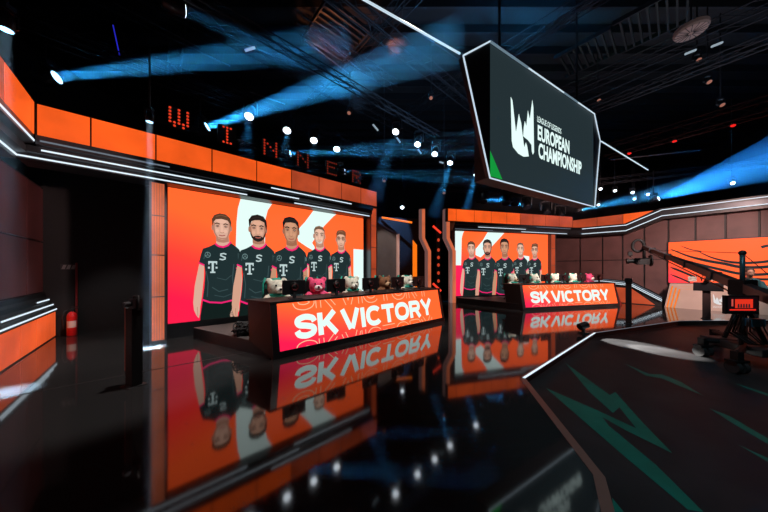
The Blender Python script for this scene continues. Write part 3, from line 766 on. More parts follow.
# low bench sloping to the floor
bd = 16.2
bl = [rp_(560,281,bd),rp_(603,281,bd),rp_(631,284,bd),rp_(662,299.5,bd)]
r = R.root('bench_lightbox', ((bl[0][0]+bl[3][0])/2,bd,0), 'low orange lightbox bench with light strips sloping to the floor on the right', 'light bench')
part('light_panel', MB().prism([(bl[0][0],.03),(rp_(655,300,bd)[0],.03),(bl[2][0],bl[2][1]-.2),(bl[0][0],bl[1][1]-.2)], 'y', bd+.03, bd+.04, ORANGE_D), r)
part('carcass', MB().prism([(bl[0][0],0),(bl[3][0],0),(bl[3][0],bl[3][1]),(bl[2][0],bl[2][1]),(bl[0][0],bl[1][1])], 'y', bd+.041, wy-.01, BLACK), r)
q = MB()
for s in stroke(bl, .26): q.prism(s, 'y', bd-.02, bd+.029, FRIEZE2)
part('stepped_top', q, r)
for off, m in ((.075,DIM_LED),(-.0,WHITE_LED),(-.07,WHITE_LED)):
    q = MB()
    for s in stroke([(x, z+off) for x, z in bl], .026): q.prism(s, 'y', bd-.03, bd-.021, m)
    part('led_strip', q, r)
# tan half wall with logo
td_ = 15.95
TANW = mat('tan_wall', (176,158,146), .55, noise=.06, nscale=2)
tp = [rp_(664.5,309,td_),rp_(670,283.5,td_)]
r = R.root('half_wall', (3.5,td_,0), 'tan half wall with orange light lines and a white crown-like logo on the right', 'half wall')
part('wall_body', MB().prism([(tp[0][0],0),(7.0,0),(7.0,tp[1][1]),(tp[1][0],tp[1][1])], 'y', td_, td_+.5, TANW), r)
ORL = em('orange_line', (245,130,40), 1.)
for k in range(3):
    sh = k*3.6
    q = MB()
    P = [rp_(667+sh,311,td_), rp_(672.5+sh,286+k*1.6,td_), rp_(681+sh+k*6,285.6+k*1.8,td_)]
    P[0] = (P[0][0], .0)
    for s in stroke(P[:2], .045): q.prism(s, 'y', td_-.006, td_-.0005, ORL)
    for s in stroke([P[1],(6.9,P[1][1])], .014): q.prism(s, 'y', td_-.006, td_-.0005, mat('pale_orange_line', (200,150,110), .5))
    part('light_line', q, r)
LOGO_L = [(32,38),(42,60),(62,240),(70,190),(78,135),(92,190),(106,305),(110,325),(118,298),(126,320),(135,378),(105,380),(75,362),(45,325),(38,290)]
LOGO_R = [(155,55),(161,100),(165,355),(158,368),(152,350),(150,312),(130,285),(103,263),(106,215),(112,175),(121,205),(130,115),(141,165)]
lc = Canvas(9, 9, (0,0,0), (1,0,0), (0,0,1), .001)
l0, l1 = rp_(713,307.5,td_-.004), rp_(724.5,294.5,td_-.004)
LW = em('logo_white_print', (235,238,240), .85)
def logo(cv_, s0, s1, t0, t1, m):
    for P in (LOGO_L, LOGO_R):
        cv_.poly([(s0+(x-32)/133*(s1-s0), t1-(y-38)/342*(t1-t0)) for x, y in P], m)
logo(lc, 0, l1[0]-l0[0], .12, l1[1]-l0[1], LW)
font_text(lc, 'LEAGUE OF LEGENDS', 0, (l1[0]-l0[0]), 0, .07, LW, .01)
e = part('logo', lc.mb, r, (0,0,0)); e.location = Vector((l0[0], td_-.004, max(.05,l0[1])))-Vector(r['_b'])

# ------------------------------------------------------------------ hanging screen
HS = Frame(math.degrees(math.atan2(.508,.861)))
hA = Vector((2.28,5.49)); hu, hd = HS.loc(*hA)
def hp(px, py, d=None): return HS.pix(px, py, hd if d is None else d)
TL, BL, TR, BR_ = hp(489,43.5), hp(491.2,176.7), hp(591.5,113.5), hp(595,205.7)
zt, zb = (TL[1]+TR[1])/2, (BL[1]+BR_[1])/2; x0, x1 = TL[0], TR[0]+.02
x0 = (TL[0]+BL[0])/2; x1 = (TR[0]+BR_[0])/2
HSM = em('hanging_screen_grey', (36, 48, 52), 1.0)
r = HS.root('hanging_screen', ((x0+x1)/2, hd, zb), 'dark hanging screen with white crown logo and EUROPEAN CHAMPIONSHIP lettering', 'screen')
part('cabinet', MB().box(x0-.02, x1+.02, hd+.01, hd+.4, zb-.02, zt+.02, BLACK), r)
cv = Canvas(x1-x0, zt-zb, (0,0,0), (1,0,0), (0,0,1), .001)
cv.poly([(0,0),(x1-x0,0),(x1-x0,zt-zb),(0,zt-zb)], HSM); cv.layer()
def hv(x, y):
    u, z = hp(505+x/5.69, 90+y/5.69); return u-x0, z-zb
HW = em('hanging_logo', (222, 246, 242), 1.15)
for P in (LOGO_L, LOGO_R): cv.poly([hv(*p) for p in P], HW)
gl = hp(491,159)
cv.poly([(0,0),(.42,0),(0,.55)], em('green_corner', (20,150,60), 1.0))
a = hv(183,145); b_ = hv(183,188); c = hv(320,215)
def line(x0_, y0t, y0b, x1_, txt, off):
    s0, t1 = hv(x0_, y0t); _, t0 = hv(x0_, y0b); s1, _ = hv(x1_, 300)
    font_text(cv, txt, s0, s1, t0, t1, HW, off)
line(183,146,180,320,'LEAGUE OF LEGENDS',.012)
line(186,196,284,366,'EUROPEAN',.035)
line(190,297,388,435,'CHAMPIONSHIP',.035)
e = part('display', cv.mb, r, (0,0,0)); e.location = Vector((x0, hd-.001, zb))-Vector(r['_b'])
# faceted lit frame
def hpt(px, py, Y):
    p = at(px, py, Y); u, d = HS.loc(p.x, p.y); return (u, d, p.z)
vL = (x0-.84, hd-.02, hp(462,56)[1]); vR = (x1+.49, hd+.0, hp(600.8,141)[1])
cTL, cBL, cTR, cBR = (x0-.03,hd-.02,zt+.03), (x0-.03,hd-.02,zb-.05), (x1+.03,hd-.02,zt+.03), (x1+.05,hd-.02,zb-.05)
part('side_wedge', MB().prism([(x0-.02,zt),(vL[0],vL[2]),(x0-.02,zb)], 'y', hd+.0, hd+.1, SATIN), r); part('side_wedge', MB().prism([(x1+.02,zt),(x1+.02,zb),(vR[0],vR[2])], 'y', hd, hd+.1, SATIN), r)
BAR = em('cool_white_tube', (200,220,234), 1.0); BARD = em('cool_tube_dim', (150,180,200), .45)
def bar(p, q_, m=BAR, rr=.016): return part('light_tube', MB().tube([p, q_], rr, 8, m), r)
bar(vL, cTL); bar(vL, cBL); bar(cBL, cBR); bar(cTR, vR); bar(vR, cBR)
lerp = lambda a_, b__, t: tuple(a_[i]+(b__[i]-a_[i])*t for i in range(3))
bar(cTL, lerp(cTL,cTR,.28), BARD, .022); bar(lerp(cTL,cTR,.28), lerp(cTL,cTR,.62)); bar(lerp(cTL,cTR,.62), lerp(cTL,cTR,.78), BARD, .02); bar(lerp(cTL,cTR,.78), cTR)
for (vx, px, py, lab) in ((vL, 365, 0, 'white light tube running up from the left corner of the hanging screen frame'), (vR, 648, 170, 'white light tube running right from the corner of the hanging screen frame')):
    k = (vx[2]-CZ)*F/(HY-py); P1 = hpt(px, py, k); v = Vector(P1)-Vector(vx)
    end = Vector(vx)+v*(1.5 if px < 400 else 1.)
    s_ = Vector(vx)+v.normalized()*.09
    part('light_tube', MB().tube([s_, end], .019, 8, BAR), r, label=lab)
for uu in (x0+.6, x1-.6):
    part('hanging_rod', MB().tube([(uu,hd+.2,zt),(uu,hd+.2,10.4)], .03, 8, DARKM), r)

# ------------------------------------------------------------------ camera posts, extinguisher, small things
def post(px, py, ptop, w, label, face_ang, kind):
    X, Y = fl(px, py); h = CZ-(ptop-HY)*Y/F
    r = W0.root('camera_post', (X,Y,0), label, 'camera post'); r.rotation_euler.z = face_ang
    b0 = (0,0,0); w2 = w/2
    part('post_body', MB().box(-w2,w2,-.06,.06,.012,h, mat('post_%s' % kind, {'black':(3,3,4),'brown':(46,32,31)}[kind], .65, ior=1.3)), r, b0, bevel=.006)
    part('foot_plate', MB().box(-w2-.03,w2+.03,-.10,.10,0,.012, BLACK), r, b0)
    return r, h, Y
r, h, Y = post(134, 385.5, 308, .155, 'slim black camera post standing on the floor at the left', -.35, 'black')
part('edge_strip', MB().box(-.105,-.08,-.05,.01,.2,h-.01, mat('strip_orange_reflection', (200,90,52), .35)), r, (0,0,0), label='metal edge with an orange reflection painted in')  # orange bench mirrored in the metal, put into the strip's colour
part('edge_cap', MB().ell((-.092,-.02,h), (.022,.035,.03), SILVER, 10, 8).ell((-.092,-.02,.2), (.02,.035,.03), SILVER, 10, 8), r, (0,0,0), smooth=True)
part('camera_head', MB().box(-.02,.09,-.05,.05,h,h+.13, SATIN).tube([(.02,-.05,h+.06),(.02,-.12,h+.06)], .035, 12, SATIN), r, (0,0,0))
part('bracket', MB().tube([(-.07,0,h),(-.05,0,h+.06),(0,0,h+.16),(.10,0,h+.17),(.10,0,h-.02)], .012, 8, BLACK), r, (0,0,0), smooth=True)
r, h, Y = post(628.6, 323.5, 283, .13, 'slim brown camera post in front of the right end of the far desk', -.8, 'brown')
part('camera_head', MB().box(-.08,.08,-.07,.07,h,h+.14, SATIN).tube([(0,-.07,h+.08),(0,-.15,h+.08)], .04, 12, SATIN), r, (0,0,0))
r, h, Y = post(706.5, 319, 283, .17, 'brown camera post with a rigged camera in front of the tan half wall', -.9, 'brown')
q = MB().box(-.27,.33,-.14,-.02,h-.25,h+.02, SATIN)
part('monitor', q, r, (0,0,0), bevel=.01)
RIGM = mat('rig_grey', (150,150,140), .6, noise=.5, nscale=14)
q = MB().box(-.02,.34,-.14,.2,h+.08,h+.30, RIGM).tube([(.05,-.12,h+.18),(.05,-.32,h+.18)], .07, 14, SATIN).box(-.38,-.2,-.1,.1,h+.05,h+.2, RIGM).box(.2,.34,-.06,.12,h+.12,h+.24, RIGM)
for k in range(6): q.tube([(-.34+.12*k,.0,h+.05),(-.3+.11*k,-.08,h+.26+.05*(k % 2)),(-.2+.1*k,-.02,h+.1)], .013, 6, DARKM)
part('camera_rig', q, r, (0,0,0))
part('tilt_head', MB().lathe([(.06,0),(.07,.03),(.05,.09)], (0,0,h), DARKM), r, (0,0,0))

X, Y = S1.loc(*fl(72,335.5)); u, d = X, Y
r = S1.root('fire_extinguisher', (u,d,0), 'red fire extinguisher standing by the black drape at the left', 'fire extinguisher')
RED = mat('extinguisher_red', (190,20,22), .3, coat=.5)
part('cylinder', MB().lathe([(.075,0),(.085,.02),(.085,.46),(.075,.52),(.045,.56),(.03,.58)], (u,d,0), RED, 24), r, smooth=True)
part('valve', MB().lathe([(.028,.58),(.03,.63),(.02,.65)], (u,d,0), DARKM, 14).box(u-.02,u+.10,d-.012,d+.012,.645,.665,BLACK).box(u-.02,u+.10,d-.012,d+.012,.685,.70,BLACK), r)
part('hose', MB().tube(catmull_ if False else [(u-.03,d-.02,.62),(u-.10,d-.06,.60),(u-.13,d-.08,.48),(u-.12,d-.08,.3),(u-.10,d-.08,.18)], .014, 8, BLACK), r, smooth=True)
part('label', MB().prism([(u+.086*math.cos(a), d+.086*math.sin(a)) for a in [math.radians(-150+10*i) for i in range(13)]]+[(u+.0855*math.cos(a), d+.0855*math.sin(a)) for a in [math.radians(-30-10*i) for i in range(13)]], 'z', .2,.36, mat('label_pale', (205,190,180), .5)), r)
S1.obj('red_pipe', MB().tube([(u+.05,9.72,.0),(u+.05,9.72,1.75)], .018, 8, mat('red_pipe_paint', (120,18,20), .5)), (u+.05,9.72,0), 'thin red upright pipe on the black drape above the extinguisher', 'pipe')
us, zs = S1.pix(68.8,267,9.74)
q = MB().box(us-.13,us+.13,9.715,9.745,zs-.07,zs+.07, BLACK)
for k in range(3):
    q.prism([(us-.11+k*.075,zs-.05),(us-.06+k*.075,zs-.05),(us-.03+k*.075,zs+.05),(us-.08+k*.075,zs+.05)], 'y', 9.712, 9.7149, mat('pale_stripe', (95,95,95), .6))
S1.obj('wall_sign', q, (us,9.73,zs), 'small black sign with pale slanted stripes on the drape at the left', 'sign')
X, Y = fl(585.5,333.5)
r = W0.root('floor_spotlight', (X-.05,Y+.02,0), 'small black floor spotlight on the lip of the sunken floor', 'floor light')
part('base', MB().box(X-.11,X+.07,Y-.05,Y+.09,0,.03, SATIN), r)
part('can', MB().tube([(X-.15,Y,.16),(X+.05,Y+.02,.22)], .085, 14, SATIN), r)
part('bracket', MB().box(X-.06,X-.02,Y-.02,Y+.05,.03,.16, SATIN), r)

# ------------------------------------------------------------------ jib camera crane on its dolly
jx, jy, fz = 6.72, 4.8, -.12
r = W0.root('camera_crane', (jx,jy,fz), 'black camera crane on a wheeled dolly with a long arm at the right', 'camera crane')
piv = Vector((jx, jy, 1.27)); tip = at(644,247,9.5); dv = (tip-piv).normalized(); rear = piv-dv*1.35
JBK = mat('crane_black', (9,9,10), .6, ior=1.3)
JIB = mat('jib_arm', (26,15,16), .5)
side = dv.cross(Vector((0,0,1))).normalized(); upv = side.cross(dv).normalized()
def beam(a, b_, w0, h0, w1, h1, m):
    v = []
    for p, w_, hh in ((a,w0,h0),(b_,w1,h1)):
        v += [p-side*w_-upv*hh, p+side*w_-upv*hh, p+side*w_+upv*hh, p-side*w_+upv*hh]
    return MB().hexa([v[0],v[1],v[5],v[4],v[3],v[2],v[6],v[7]], m)
part('arm', beam(piv-dv*.5, tip, .06,.085, .045,.05, JIB), r)
part('rear_arm', beam(rear, piv-dv*.4, .06,.07,.07,.09, JIB), r)
q = MB()
for k in range(4):
    p = piv+dv*(.9+k*1.3); q.hexa([tuple(p+side*a_+dv*b_+upv*c_) for c_ in (-.085,.085) for a_, b_ in ((-.08,-.02),(.08,-.02),(.08,.02),(-.08,.02))], DARKM)
part('clamp', q, r, kind='stuff')
part('control_rod', MB().tube([piv-upv*.2+dv*.1, tip-upv*.1], .014, 6, DARKM), r)
part('counterweight', MB().hexa([tuple(rear+side*a_+dv*b_+upv*c_) for c_ in (-.2,.14) for a_, b_ in ((-.16,-.2),(.16,-.2),(.16,.15),(-.16,.15))], JBK), r)
mt = Vector((jx-.0,jy,1.90))
part('mast', MB().tube([piv, mt], .034, 12, mat('teal_mast', (38,78,86), .35, .3)).ell(mt,(.05,.05,.05),DARKM), r, smooth=True)
part('tension_cable', MB().tube([mt, piv+dv*4.2+upv*.08], .006, 5, DARKM), r); part('tension_cable', MB().tube([mt, rear+upv*.1], .006, 5, DARKM), r)
hd_ = MB()   # remote head at the tip
up = Vector((0,0,1))
hd_.tube([tip+up*.14, tip-up*.42], .05, 10, JBK)
hd_.tube([tip+up*.10+side*(-.16+.16*math.cos(a))+up*(.22*math.sin(a)-.05) for a in [math.pi*i/8 for i in range(17)]], .045, 8, JBK)
part('remote_head', hd_, r, smooth=True)
ch = tip-up*.52
cam_ = MB().hexa([tuple(ch+side*a_+dv*b_+up*c_) for c_ in (-.11,.10) for a_, b_ in ((-.24,-.12),(.2,-.12),(.2,.12),(-.24,.12))], JBK)
cam_.tube([ch-side*.22, ch-side*.42], .075, 14, JBK); cam_.tube([ch-side*.42, ch-side*.48], .10, 14, JBK)
cam_.hexa([tuple(ch+side*a_+dv*b_+up*c_) for c_ in (.22,.36) for a_, b_ in ((-.44,-.05),(-.32,-.05),(-.32,.05),(-.44,.05))], JBK); cam_.tube([ch-side*.4+up*.22, ch-side*.3+up*.08], .012, 6, JBK)
part('camera', cam_, r)
part('head_ring', MB().tube([ch+side*.18+up*(.02+.19*math.sin(a))+dv*(.19*math.cos(a)) for a in [2*math.pi*i/20 for i in range(21)]], .028, 8, JBK), r, smooth=True)
part('fluid_head', MB().box(jx-.13,jx+.13,jy-.12,jy+.12,1.10,1.40, JBK), r, bevel=.02)
part('column', MB().tube([(jx,jy,.30),(jx,jy,1.15)], .06, 12, JBK), r)
q = MB()
for (a_, b_) in ((-.55,-.35),(.45,-.25),(.1,.55)): q.tube([(jx+a_*.55,jy+b_*.55,.22),(jx+a_*.08,jy+b_*.08,.92)], .035, 8, JBK)
part('brace', q, r)
part('chassis', MB().prism([(jx-.35,jy-.5),(jx+.7,jy-.45),(jx+.8,jy+.35),(jx-.2,jy+.5)], 'z', .10,.24, BLACK), r, bevel=.02)
casters = [fl(703,356,fz), fl(737,373,fz), (jx+1.0,jy-.35), (jx+.7,jy+.95)]
for cx_, cy_ in casters:
    part('outrigger', MB().tube([(jx+.1,jy,.20),(cx_,cy_,.20)], .05, 8, JBK), r)
    c_ = part('caster', MB().box(cx_-.05,cx_+.05,cy_-.05,cy_+.05,.08,.24, JBK).box(cx_-.12,cx_+.12,cy_-.07,cy_+.07,.07,.10, JBK), r)
    for s in (-1,1):
        part('wheel', MB().tube([(cx_+s*.06-.035,cy_,fz+.10),(cx_+s*.06+.035,cy_,fz+.10)], .10, 18, RUBBER), c_)
mxp = at(743.5,304.5,4.3)
q = MB().box(mxp.x-.30,mxp.x+.27,mxp.y,mxp.y+.05,mxp.z-.16,mxp.z+.15, JBK)
mo = part('monitor', q, r, bevel=.008)
cvm = Canvas(.5,.25,(mxp.x-.265,mxp.y-.002,mxp.z-.12),(1,0,0),(0,0,1),.0008)
cvm.poly([(0,0),(.5,0),(.5,.25),(0,.25)], em('monitor_black',(20,8,12),1.)); cvm.layer()
cvm.poly([(.12,.06),(.42,.06),(.42,.21),(.12,.21)], em('monitor_red',(225,50,30),1.)); cvm.poly([(.03,.02),(.47,.02),(.47,.042),(.03,.042)], em('monitor_bar',(240,45,30),1.)); cvm.poly([(.06,.09),(.09,.09),(.09,.21),(.06,.21)], em('monitor_line',(200,80,70),1.)); cvm.layer()
for k in range(5): cvm.poly([(.16+k*.045,.065),(.195+k*.045,.065),(.19+k*.045,.13),(.165+k*.045,.13)], em('monitor_figures',(50,30,36),1.))
part('display', cvm.mb, mo, r['_b'])
part('monitor_bracket', MB().tube([(mxp.x,mxp.y+.05,mxp.z-.08),(jx-.02,jy-.02,.86)], .03, 8, JBK), r)
part('control_box', MB().box(jx-.12,jx+.14,jy-.2,jy-.09,.56,.70, mat('blue_box',(22,70,92),.5)), r, label='blue control box')
part('status_light', MB().box(jx+.05,jx+.28,jy-.44,jy-.3,.241,.25, em('green_glow',(30,150,60),.7)), r)
q = MB()
for k in range(9):
    a_ = random.uniform(-.3,.3); q.tube([(jx-.15+a_,jy-.22,.78-.05*(k % 3)),(jx-.25+a_*1.5,jy-.3,.5),(jx-.1+a_,jy-.35,.30),(jx+a_*.4,jy-.28,.26)], .011, 6, RUBBER)
part('cable', q, r, kind='stuff', smooth=True)

# ------------------------------------------------------------------ crane operator
def person():
    px_, py_ = 10.36, 7.3; base = (px_,py_,-.12)
    r = W0.root('person', base, 'person in a dark teal jacket standing behind the crane mast, leaning to the left', 'person')
    r.rotation_euler.z = math.radians(-42)     # faces -y of its own frame, towards the viewer's left
    SK = mat('skin', (205,150,125), .5)
    q = MB()
    hip = Vector((0,.05,.93)); chest = Vector((0,-.08,1.28)); neck = Vector((0,-.15,1.47)); head = Vector((0,-.19,1.62))
    q.tube([hip-up*.06, hip+up*.1, (chest+hip)/2, chest, chest+up*.1], .14, 14, r1=.155)
    q.ell(chest+up*.06,(.20,.12,.14)); q.ell(hip,(.17,.13,.13))
    q.tube([chest+up*.12, neck, head], .055, 12)
    q.ell(head,(.078,.098,.118)); q.ell(head+Vector((0,-.09,-.055)),(.045,.03,.04)); q.ell(head+Vector((0,-.102,-.005)),(.014,.022,.03))
    for s in (-1,1):
        q.ell(head+Vector((s*.08,.01,-.005)),(.014,.028,.034))
        q.tube([hip+Vector((s*.09,0,-.05)),(s*.11,-.02,.48),(s*.12,.05,.09)], .085, 12, r1=.05)
        q.ell((s*.125,-.03,.045),(.05,.135,.05))
        sh = chest+Vector((s*.19,0,.08)); el = Vector((s*.27,-.20,1.08)); wr = Vector((s*.16,-.44,1.14))
        q.tube([sh, el, wr], .052, 12, r1=.033)
        q.ell(wr+Vector((-s*.015,-.05,0)),(.04,.055,.022))
        for f in range(4):
            a_ = wr+Vector((-s*(.015+.022*(f-1.5)),-.09,.0)); q.tube([a_, a_+Vector((0,-.03-.006*(1.5-abs(f-1.5)),-.008)), a_+Vector((0,-.04,-.045))], .0105, 8)
        a_ = wr+Vector((-s*.05,-.04,0)); q.tube([a_, a_+Vector((-s*.02,-.035,-.01)), a_+Vector((-s*.012,-.055,-.03))], .012, 8)
    raw_part('body', baked(q, .0125, 'body', 3, [SK]), r)
    J = mat('teal_jacket', (58,98,102), .7, noise=.2, nscale=8); Tm = mat('dark_trousers', (24,26,30), .8)
    q = MB().tube([hip-up*.02, hip+up*.12, (chest+hip)/2, chest, chest+up*.1], .165, 14, r1=.175); q.ell(chest+up*.06,(.22,.14,.15)); q.tube([chest+up*.14,neck-up*.03],.085,12,r1=.075)
    for s in (-1,1):
        sh = chest+Vector((s*.19,0,.08)); el = Vector((s*.27,-.20,1.08)); wr = Vector((s*.16,-.44,1.14)); q.tube([sh, el, wr], .07, 12, r1=.05)
    raw_part('jacket', baked(q, .016, 'jacket', 3, [J]), r)
    q = MB().ell(hip-up*.03,(.185,.145,.13))
    for s in (-1,1): q.tube([hip+Vector((s*.09,0,-.05)),(s*.11,-.02,.48),(s*.12,.05,.07)], .10, 12, r1=.07)
    raw_part('trousers', baked(q, .016, 'trousers', 3, [Tm]), r)
    for s in (-1,1): part('shoe', MB().ell((s*.125,-.035,.05),(.058,.15,.055), RUBBER), r, (0,0,0), smooth=True)
    q = MB().ell(head+Vector((0,.018,.03)),(.088,.10,.105), mat('hair_brown',(58,40,32),.7)); part('hair', q, r, (0,0,0), smooth=True)
    for s in (-1,1): part('eye', MB().ell(head+Vector((s*.03,-.088,.012)),(.011,.009,.008), mat('eye_dark',(30,26,26),.3), 10, 6), r, (0,0,0), smooth=True)
    part('mouth', MB().ell(head+Vector((0,-.118,-.062)),(.022,.006,.006), mat('lips',(150,80,72),.5), 10, 6), r, (0,0,0), smooth=True)
person()

# ------------------------------------------------------------------ ceiling rig
def truss(a, b_, label, w=.3, m=DARKM, name='lighting_truss'):
    a, b_ = Vector(a), Vector(b_); t = (b_-a).normalized(); s = t.cross(up).normalized()*w/2; v = s.cross(t).normalized()*w/2
    q = MB(); Lg = (b_-a).length; n = max(2, int(Lg/.5))
    cs = [s+v, s-v, -s-v, -s+v]
    for c in cs: q.tube([a+c, b_+c], .019, 6, m)
    for i in range(n):
        p0, p1 = a+t*(Lg*i/n), a+t*(Lg*(i+1)/n)
        for k in range(4):
            c, e = (cs[k], cs[(k+1) % 4]) if i % 2 else (cs[(k+1) % 4], cs[k])
            q.tube([p0+c, p1+e],   .009, 4, m)
    return W0.obj(name, q, tuple(a), label, 'truss')
T1 = 9.45
truss(S1.w(-4,T1,6.95), S1.w(9,T1,6.95), 'long ceiling truss carrying the lamps above the left header')
truss(S1.w(-4.5,6.7,7.35), S1.w(9,6.7,7.35), 'ceiling truss carrying the row of round lamps in front of the hanging screen', .2)
truss(S1.w(-.1,8.70,5.42), S1.w(6.5,8.70,5.42), 'slim truss with red letter matrix lamps above the left header', .1)
truss(S2.w(5.5,11.7,5.75), S2.w(13.5,11.7,5.75), 'truss carrying moving lamps behind the hanging screen')
truss((9.5,17.2,6.9), (19.5,12.6,6.9), 'truss with lamps behind the right wall')
truss(at(590,110,9.5), at(800,28,6.0), 'long truss crossing the ceiling at upper right', .25)
truss(at(606,152,9.6), at(800,96,6.4), 'dark red lit truss low at the upper right', .4, mat('red_light_tint_steel', (40,20,22), .7))  # red light on the steel is put into its base colour
truss(at(505,60,9.8), at(600,-5,6.6), 'pipe truss above the hanging screen', .14)
truss(at(300,25,7.5), at(395,85,10.5), 'truss beside the orange lit louvres', .3)
PIPE = mat('pipe_steel', (84, 86, 92), .4, .8)
def pipe(a, b_, label, rr=.022, m=PIPE): W0.obj('ceiling_pipe', MB().tube([a, b_], rr, 6, m), tuple(a), label, 'pipe', 'pipes under the dark ceiling')
pl = [((114,3),(200,48),7.0,'upper pipe slanting down from the top left'), ((88,0),(230,66),7.6,'long pipe slanting down across the top left'), ((310,28),(360,70),8.5,'pipe below the orange lit louvres'), ((305,40),(352,76),8.4,'lower pipe below the orange lit louvres'),
      ((140,0),(360,92),7.8,'pipe crossing behind the blue beams'), ((250,92),(285,104),8.6,'short pipe under the long blue beam'), ((372,0),(462,62),9.,'pipe beside the white light tube'), ((500,55),(540,30),9.0,'short pipe above the hanging screen'),
      ((570,108),(700,50),8.4,'pipe under the round ceiling disc'), ((28,8),(40,32),6.5,'short pipe at the far top left'), ((610,160),(700,150),9.4,'pipe under the red lit truss')]
for a, b_, Y, lab in pl:
    pipe(at(*a,Y), at(*b_,Y+ (1.2 if b_[0] > a[0] else -1.)), lab)
tl = [(S1.w(-5,9.6,9.2),S1.w(12,9.6,9.2),'high truss over the left stage'),(S1.w(-5,12.5,9.0),S1.w(13,12.5,9.0),'high truss behind the left stage'),(S1.w(-4,6.0,9.0),S1.w(12,6.0,9.0),'high truss over the open floor'),
      (S1.w(.5,3,9.5),S1.w(.5,14,9.5),'high cross truss over the left header'),(S1.w(5.5,3,9.5),S1.w(5.5,14,9.5),'high cross truss left of the hanging screen'),(S1.w(9.5,1,9.5),S1.w(9.5,14,9.5),'high cross truss over the hanging screen'),(S1.w(12.5,-3,8.8),S1.w(12.5,12,8.8),'high cross truss right of the hanging screen')]
for a, b_, lab in tl: truss(a, b_, lab, .38)
q = MB()
for k in range(30):
    q.box(-13.5,23.5,-2.5+k*.9,-2.42+k*.9,10.1,10.39, DARKM)
W0.obj('trim_ceiling_joists', q, (5,10,10.2), kind='structure')
# louvre banks with their own coloured lamps
def louvre(px, py, Y, n, ln, ang, label, col, e):
    c = at(px, py, Y); q = MB()
    for i in range(n):
        q.box(-ln/2, ln/2, i*.2-n*.1, i*.2-n*.1+.05, -.06, .06, DARKM)
    q.box(-ln/2-.04,-ln/2, -n*.1, n*.1, -.07,.07, DARKM); q.box(ln/2,ln/2+.04, -n*.1, n*.1, -.07,.07, DARKM)
    o = W0.obj('ceiling_louvre', q, (0,0,0), label, 'louvre'); o.location = c; o.rotation_euler = (0,0,math.radians(ang))
    l = bpy.data.lights.new('louvre_lamp', 'SPOT'); l.energy = e; l.color = col; l.spot_size = 1.2; l.shadow_soft_size = .1
    lo = bpy.data.objects.new('louvre_lamp', l); COL.objects.link(lo); lo.location = c-Vector((.3,.6,1.5)); lo.rotation_euler = Vector((.3,.6,1.5)).to_track_quat('-Z','Y').to_euler()
louvre(335,35,8.5,9,1.5,41,'louvre bank lit orange above the blue beams', (1,.28,.08), 420)
louvre(400,30,10.5,8,1.2,41,'smaller louvre bank lit orange beside the white light tube', (1,.25,.08), 160)
louvre(585,55,9.5,8,1.4,41,'louvre bank lit pale green above the hanging screen', (.6,1,.75), 22)
louvre(650,22,8.2,8,1.6,41,'louvre bank lit green beside the round ceiling disc', (.45,1,.6), 14)
c = at(691,31,6.9)
r = W0.root('ceiling_disc', tuple(c), 'round ribbed pale disc hanging under the ceiling at upper right', 'ceiling disc')
part('disc', MB().lathe([(.02,-.06),(.30,-.05),(.33,0),(.33,.09),(.28,.12)], c, mat('disc_pale', (150,128,120), .6), 40), r)
q = MB()
for k in range(16):
    a = 2*math.pi*k/16; q.tube([c+Vector((.05*math.cos(a),.05*math.sin(a),-.062)), c+Vector((.31*math.cos(a),.31*math.sin(a),-.05))], .008, 4, DARKM)
part('rib_grille', q, r); part('hanging_rod', MB().tube([c+up*.12, Vector((c.x,c.y,10.4))], .02, 6, DARKM), r)
dl = bpy.data.lights.new('disc_lamp','SPOT'); dl.energy = 16; dl.color = (1,.8,.7); dl.spot_size = .7
do = bpy.data.objects.new('disc_lamp', dl); COL.objects.link(do); do.location = c-Vector((.6,1.0,1.6)); do.rotation_euler = Vector((.6,1.,1.6)).to_track_quat('-Z','Y').to_euler()

LENS = em('lamp_lens', (235,245,255), 5.0); LENS_B = em('lamp_lens_blue', (150,205,245), 4.0); LENS_W = em('lamp_lens_warm', (180,118,100), .7); LENS_OFF = mat('lamp_lens_off', (60,62,70), .1)
PROT = {}
def lamp_parts(lens, size):
    k = (lens.name, size)
    if k in PROT: return PROT[k]
    s = size
    P = {'base': MB().box(-.13*s,.13*s,-.09*s,.09*s,-.10*s,0, SATIN).mesh('base'),
         'yoke': MB().box(-.19*s,-.16*s,-.05*s,.05*s,-.42*s,-.10*s, SATIN).box(.16*s,.19*s,-.05*s,.05*s,-.42*s,-.10*s, SATIN).box(-.19*s,.19*s,-.05*s,.05*s,-.13*s,-.10*s, SATIN).mesh('yoke'),
         'head': MB().lathe([(.07*s,.20*s),(.12*s,.16*s),(.14*s,0),(.135*s,-.18*s),(.12*s,-.2*s)], (0,0,0), SATIN, 18).mesh('head', smooth=True),
         'lens': MB().lathe([(.112*s,0),(.112*s,-.006*s)], (0,0,-.201*s), lens, 18).mesh('lens')}
    PROT[k] = P
    return P
def lamp(pos, dirv, label, lens=LENS, size=1., hang=None, group=None):
    """lamp whose lens sits at pos and looks along dirv"""
    dirv = Vector(dirv).normalized(); pos = Vector(pos); c = pos-dirv*.205*size
    top = c+up*.36*size
    r = W0.root('stage_lamp', tuple(top), label, 'stage lamp', group); P = lamp_parts(lens, size)
    raw_part('base', P['base'], r); y = raw_part('yoke', P['yoke'], r)
    az = math.atan2(dirv.y, dirv.x)+math.pi/2
    y.rotation_euler = (0,0,az)
    h = raw_part('head', P['head'], r); h.location = (0,0,-.36*size)
    h.rotation_mode = 'QUATERNION'; h.rotation_quaternion = dirv.to_track_quat('-Z','Y')
    raw_part('lens', P['lens'], h)
    if hang: part('clamp', MB().tube([(0,0,0),(0,0,max(.02, hang-top.z))], .02, 6, DARKM), r, (0,0,0))
    return pos, dirv
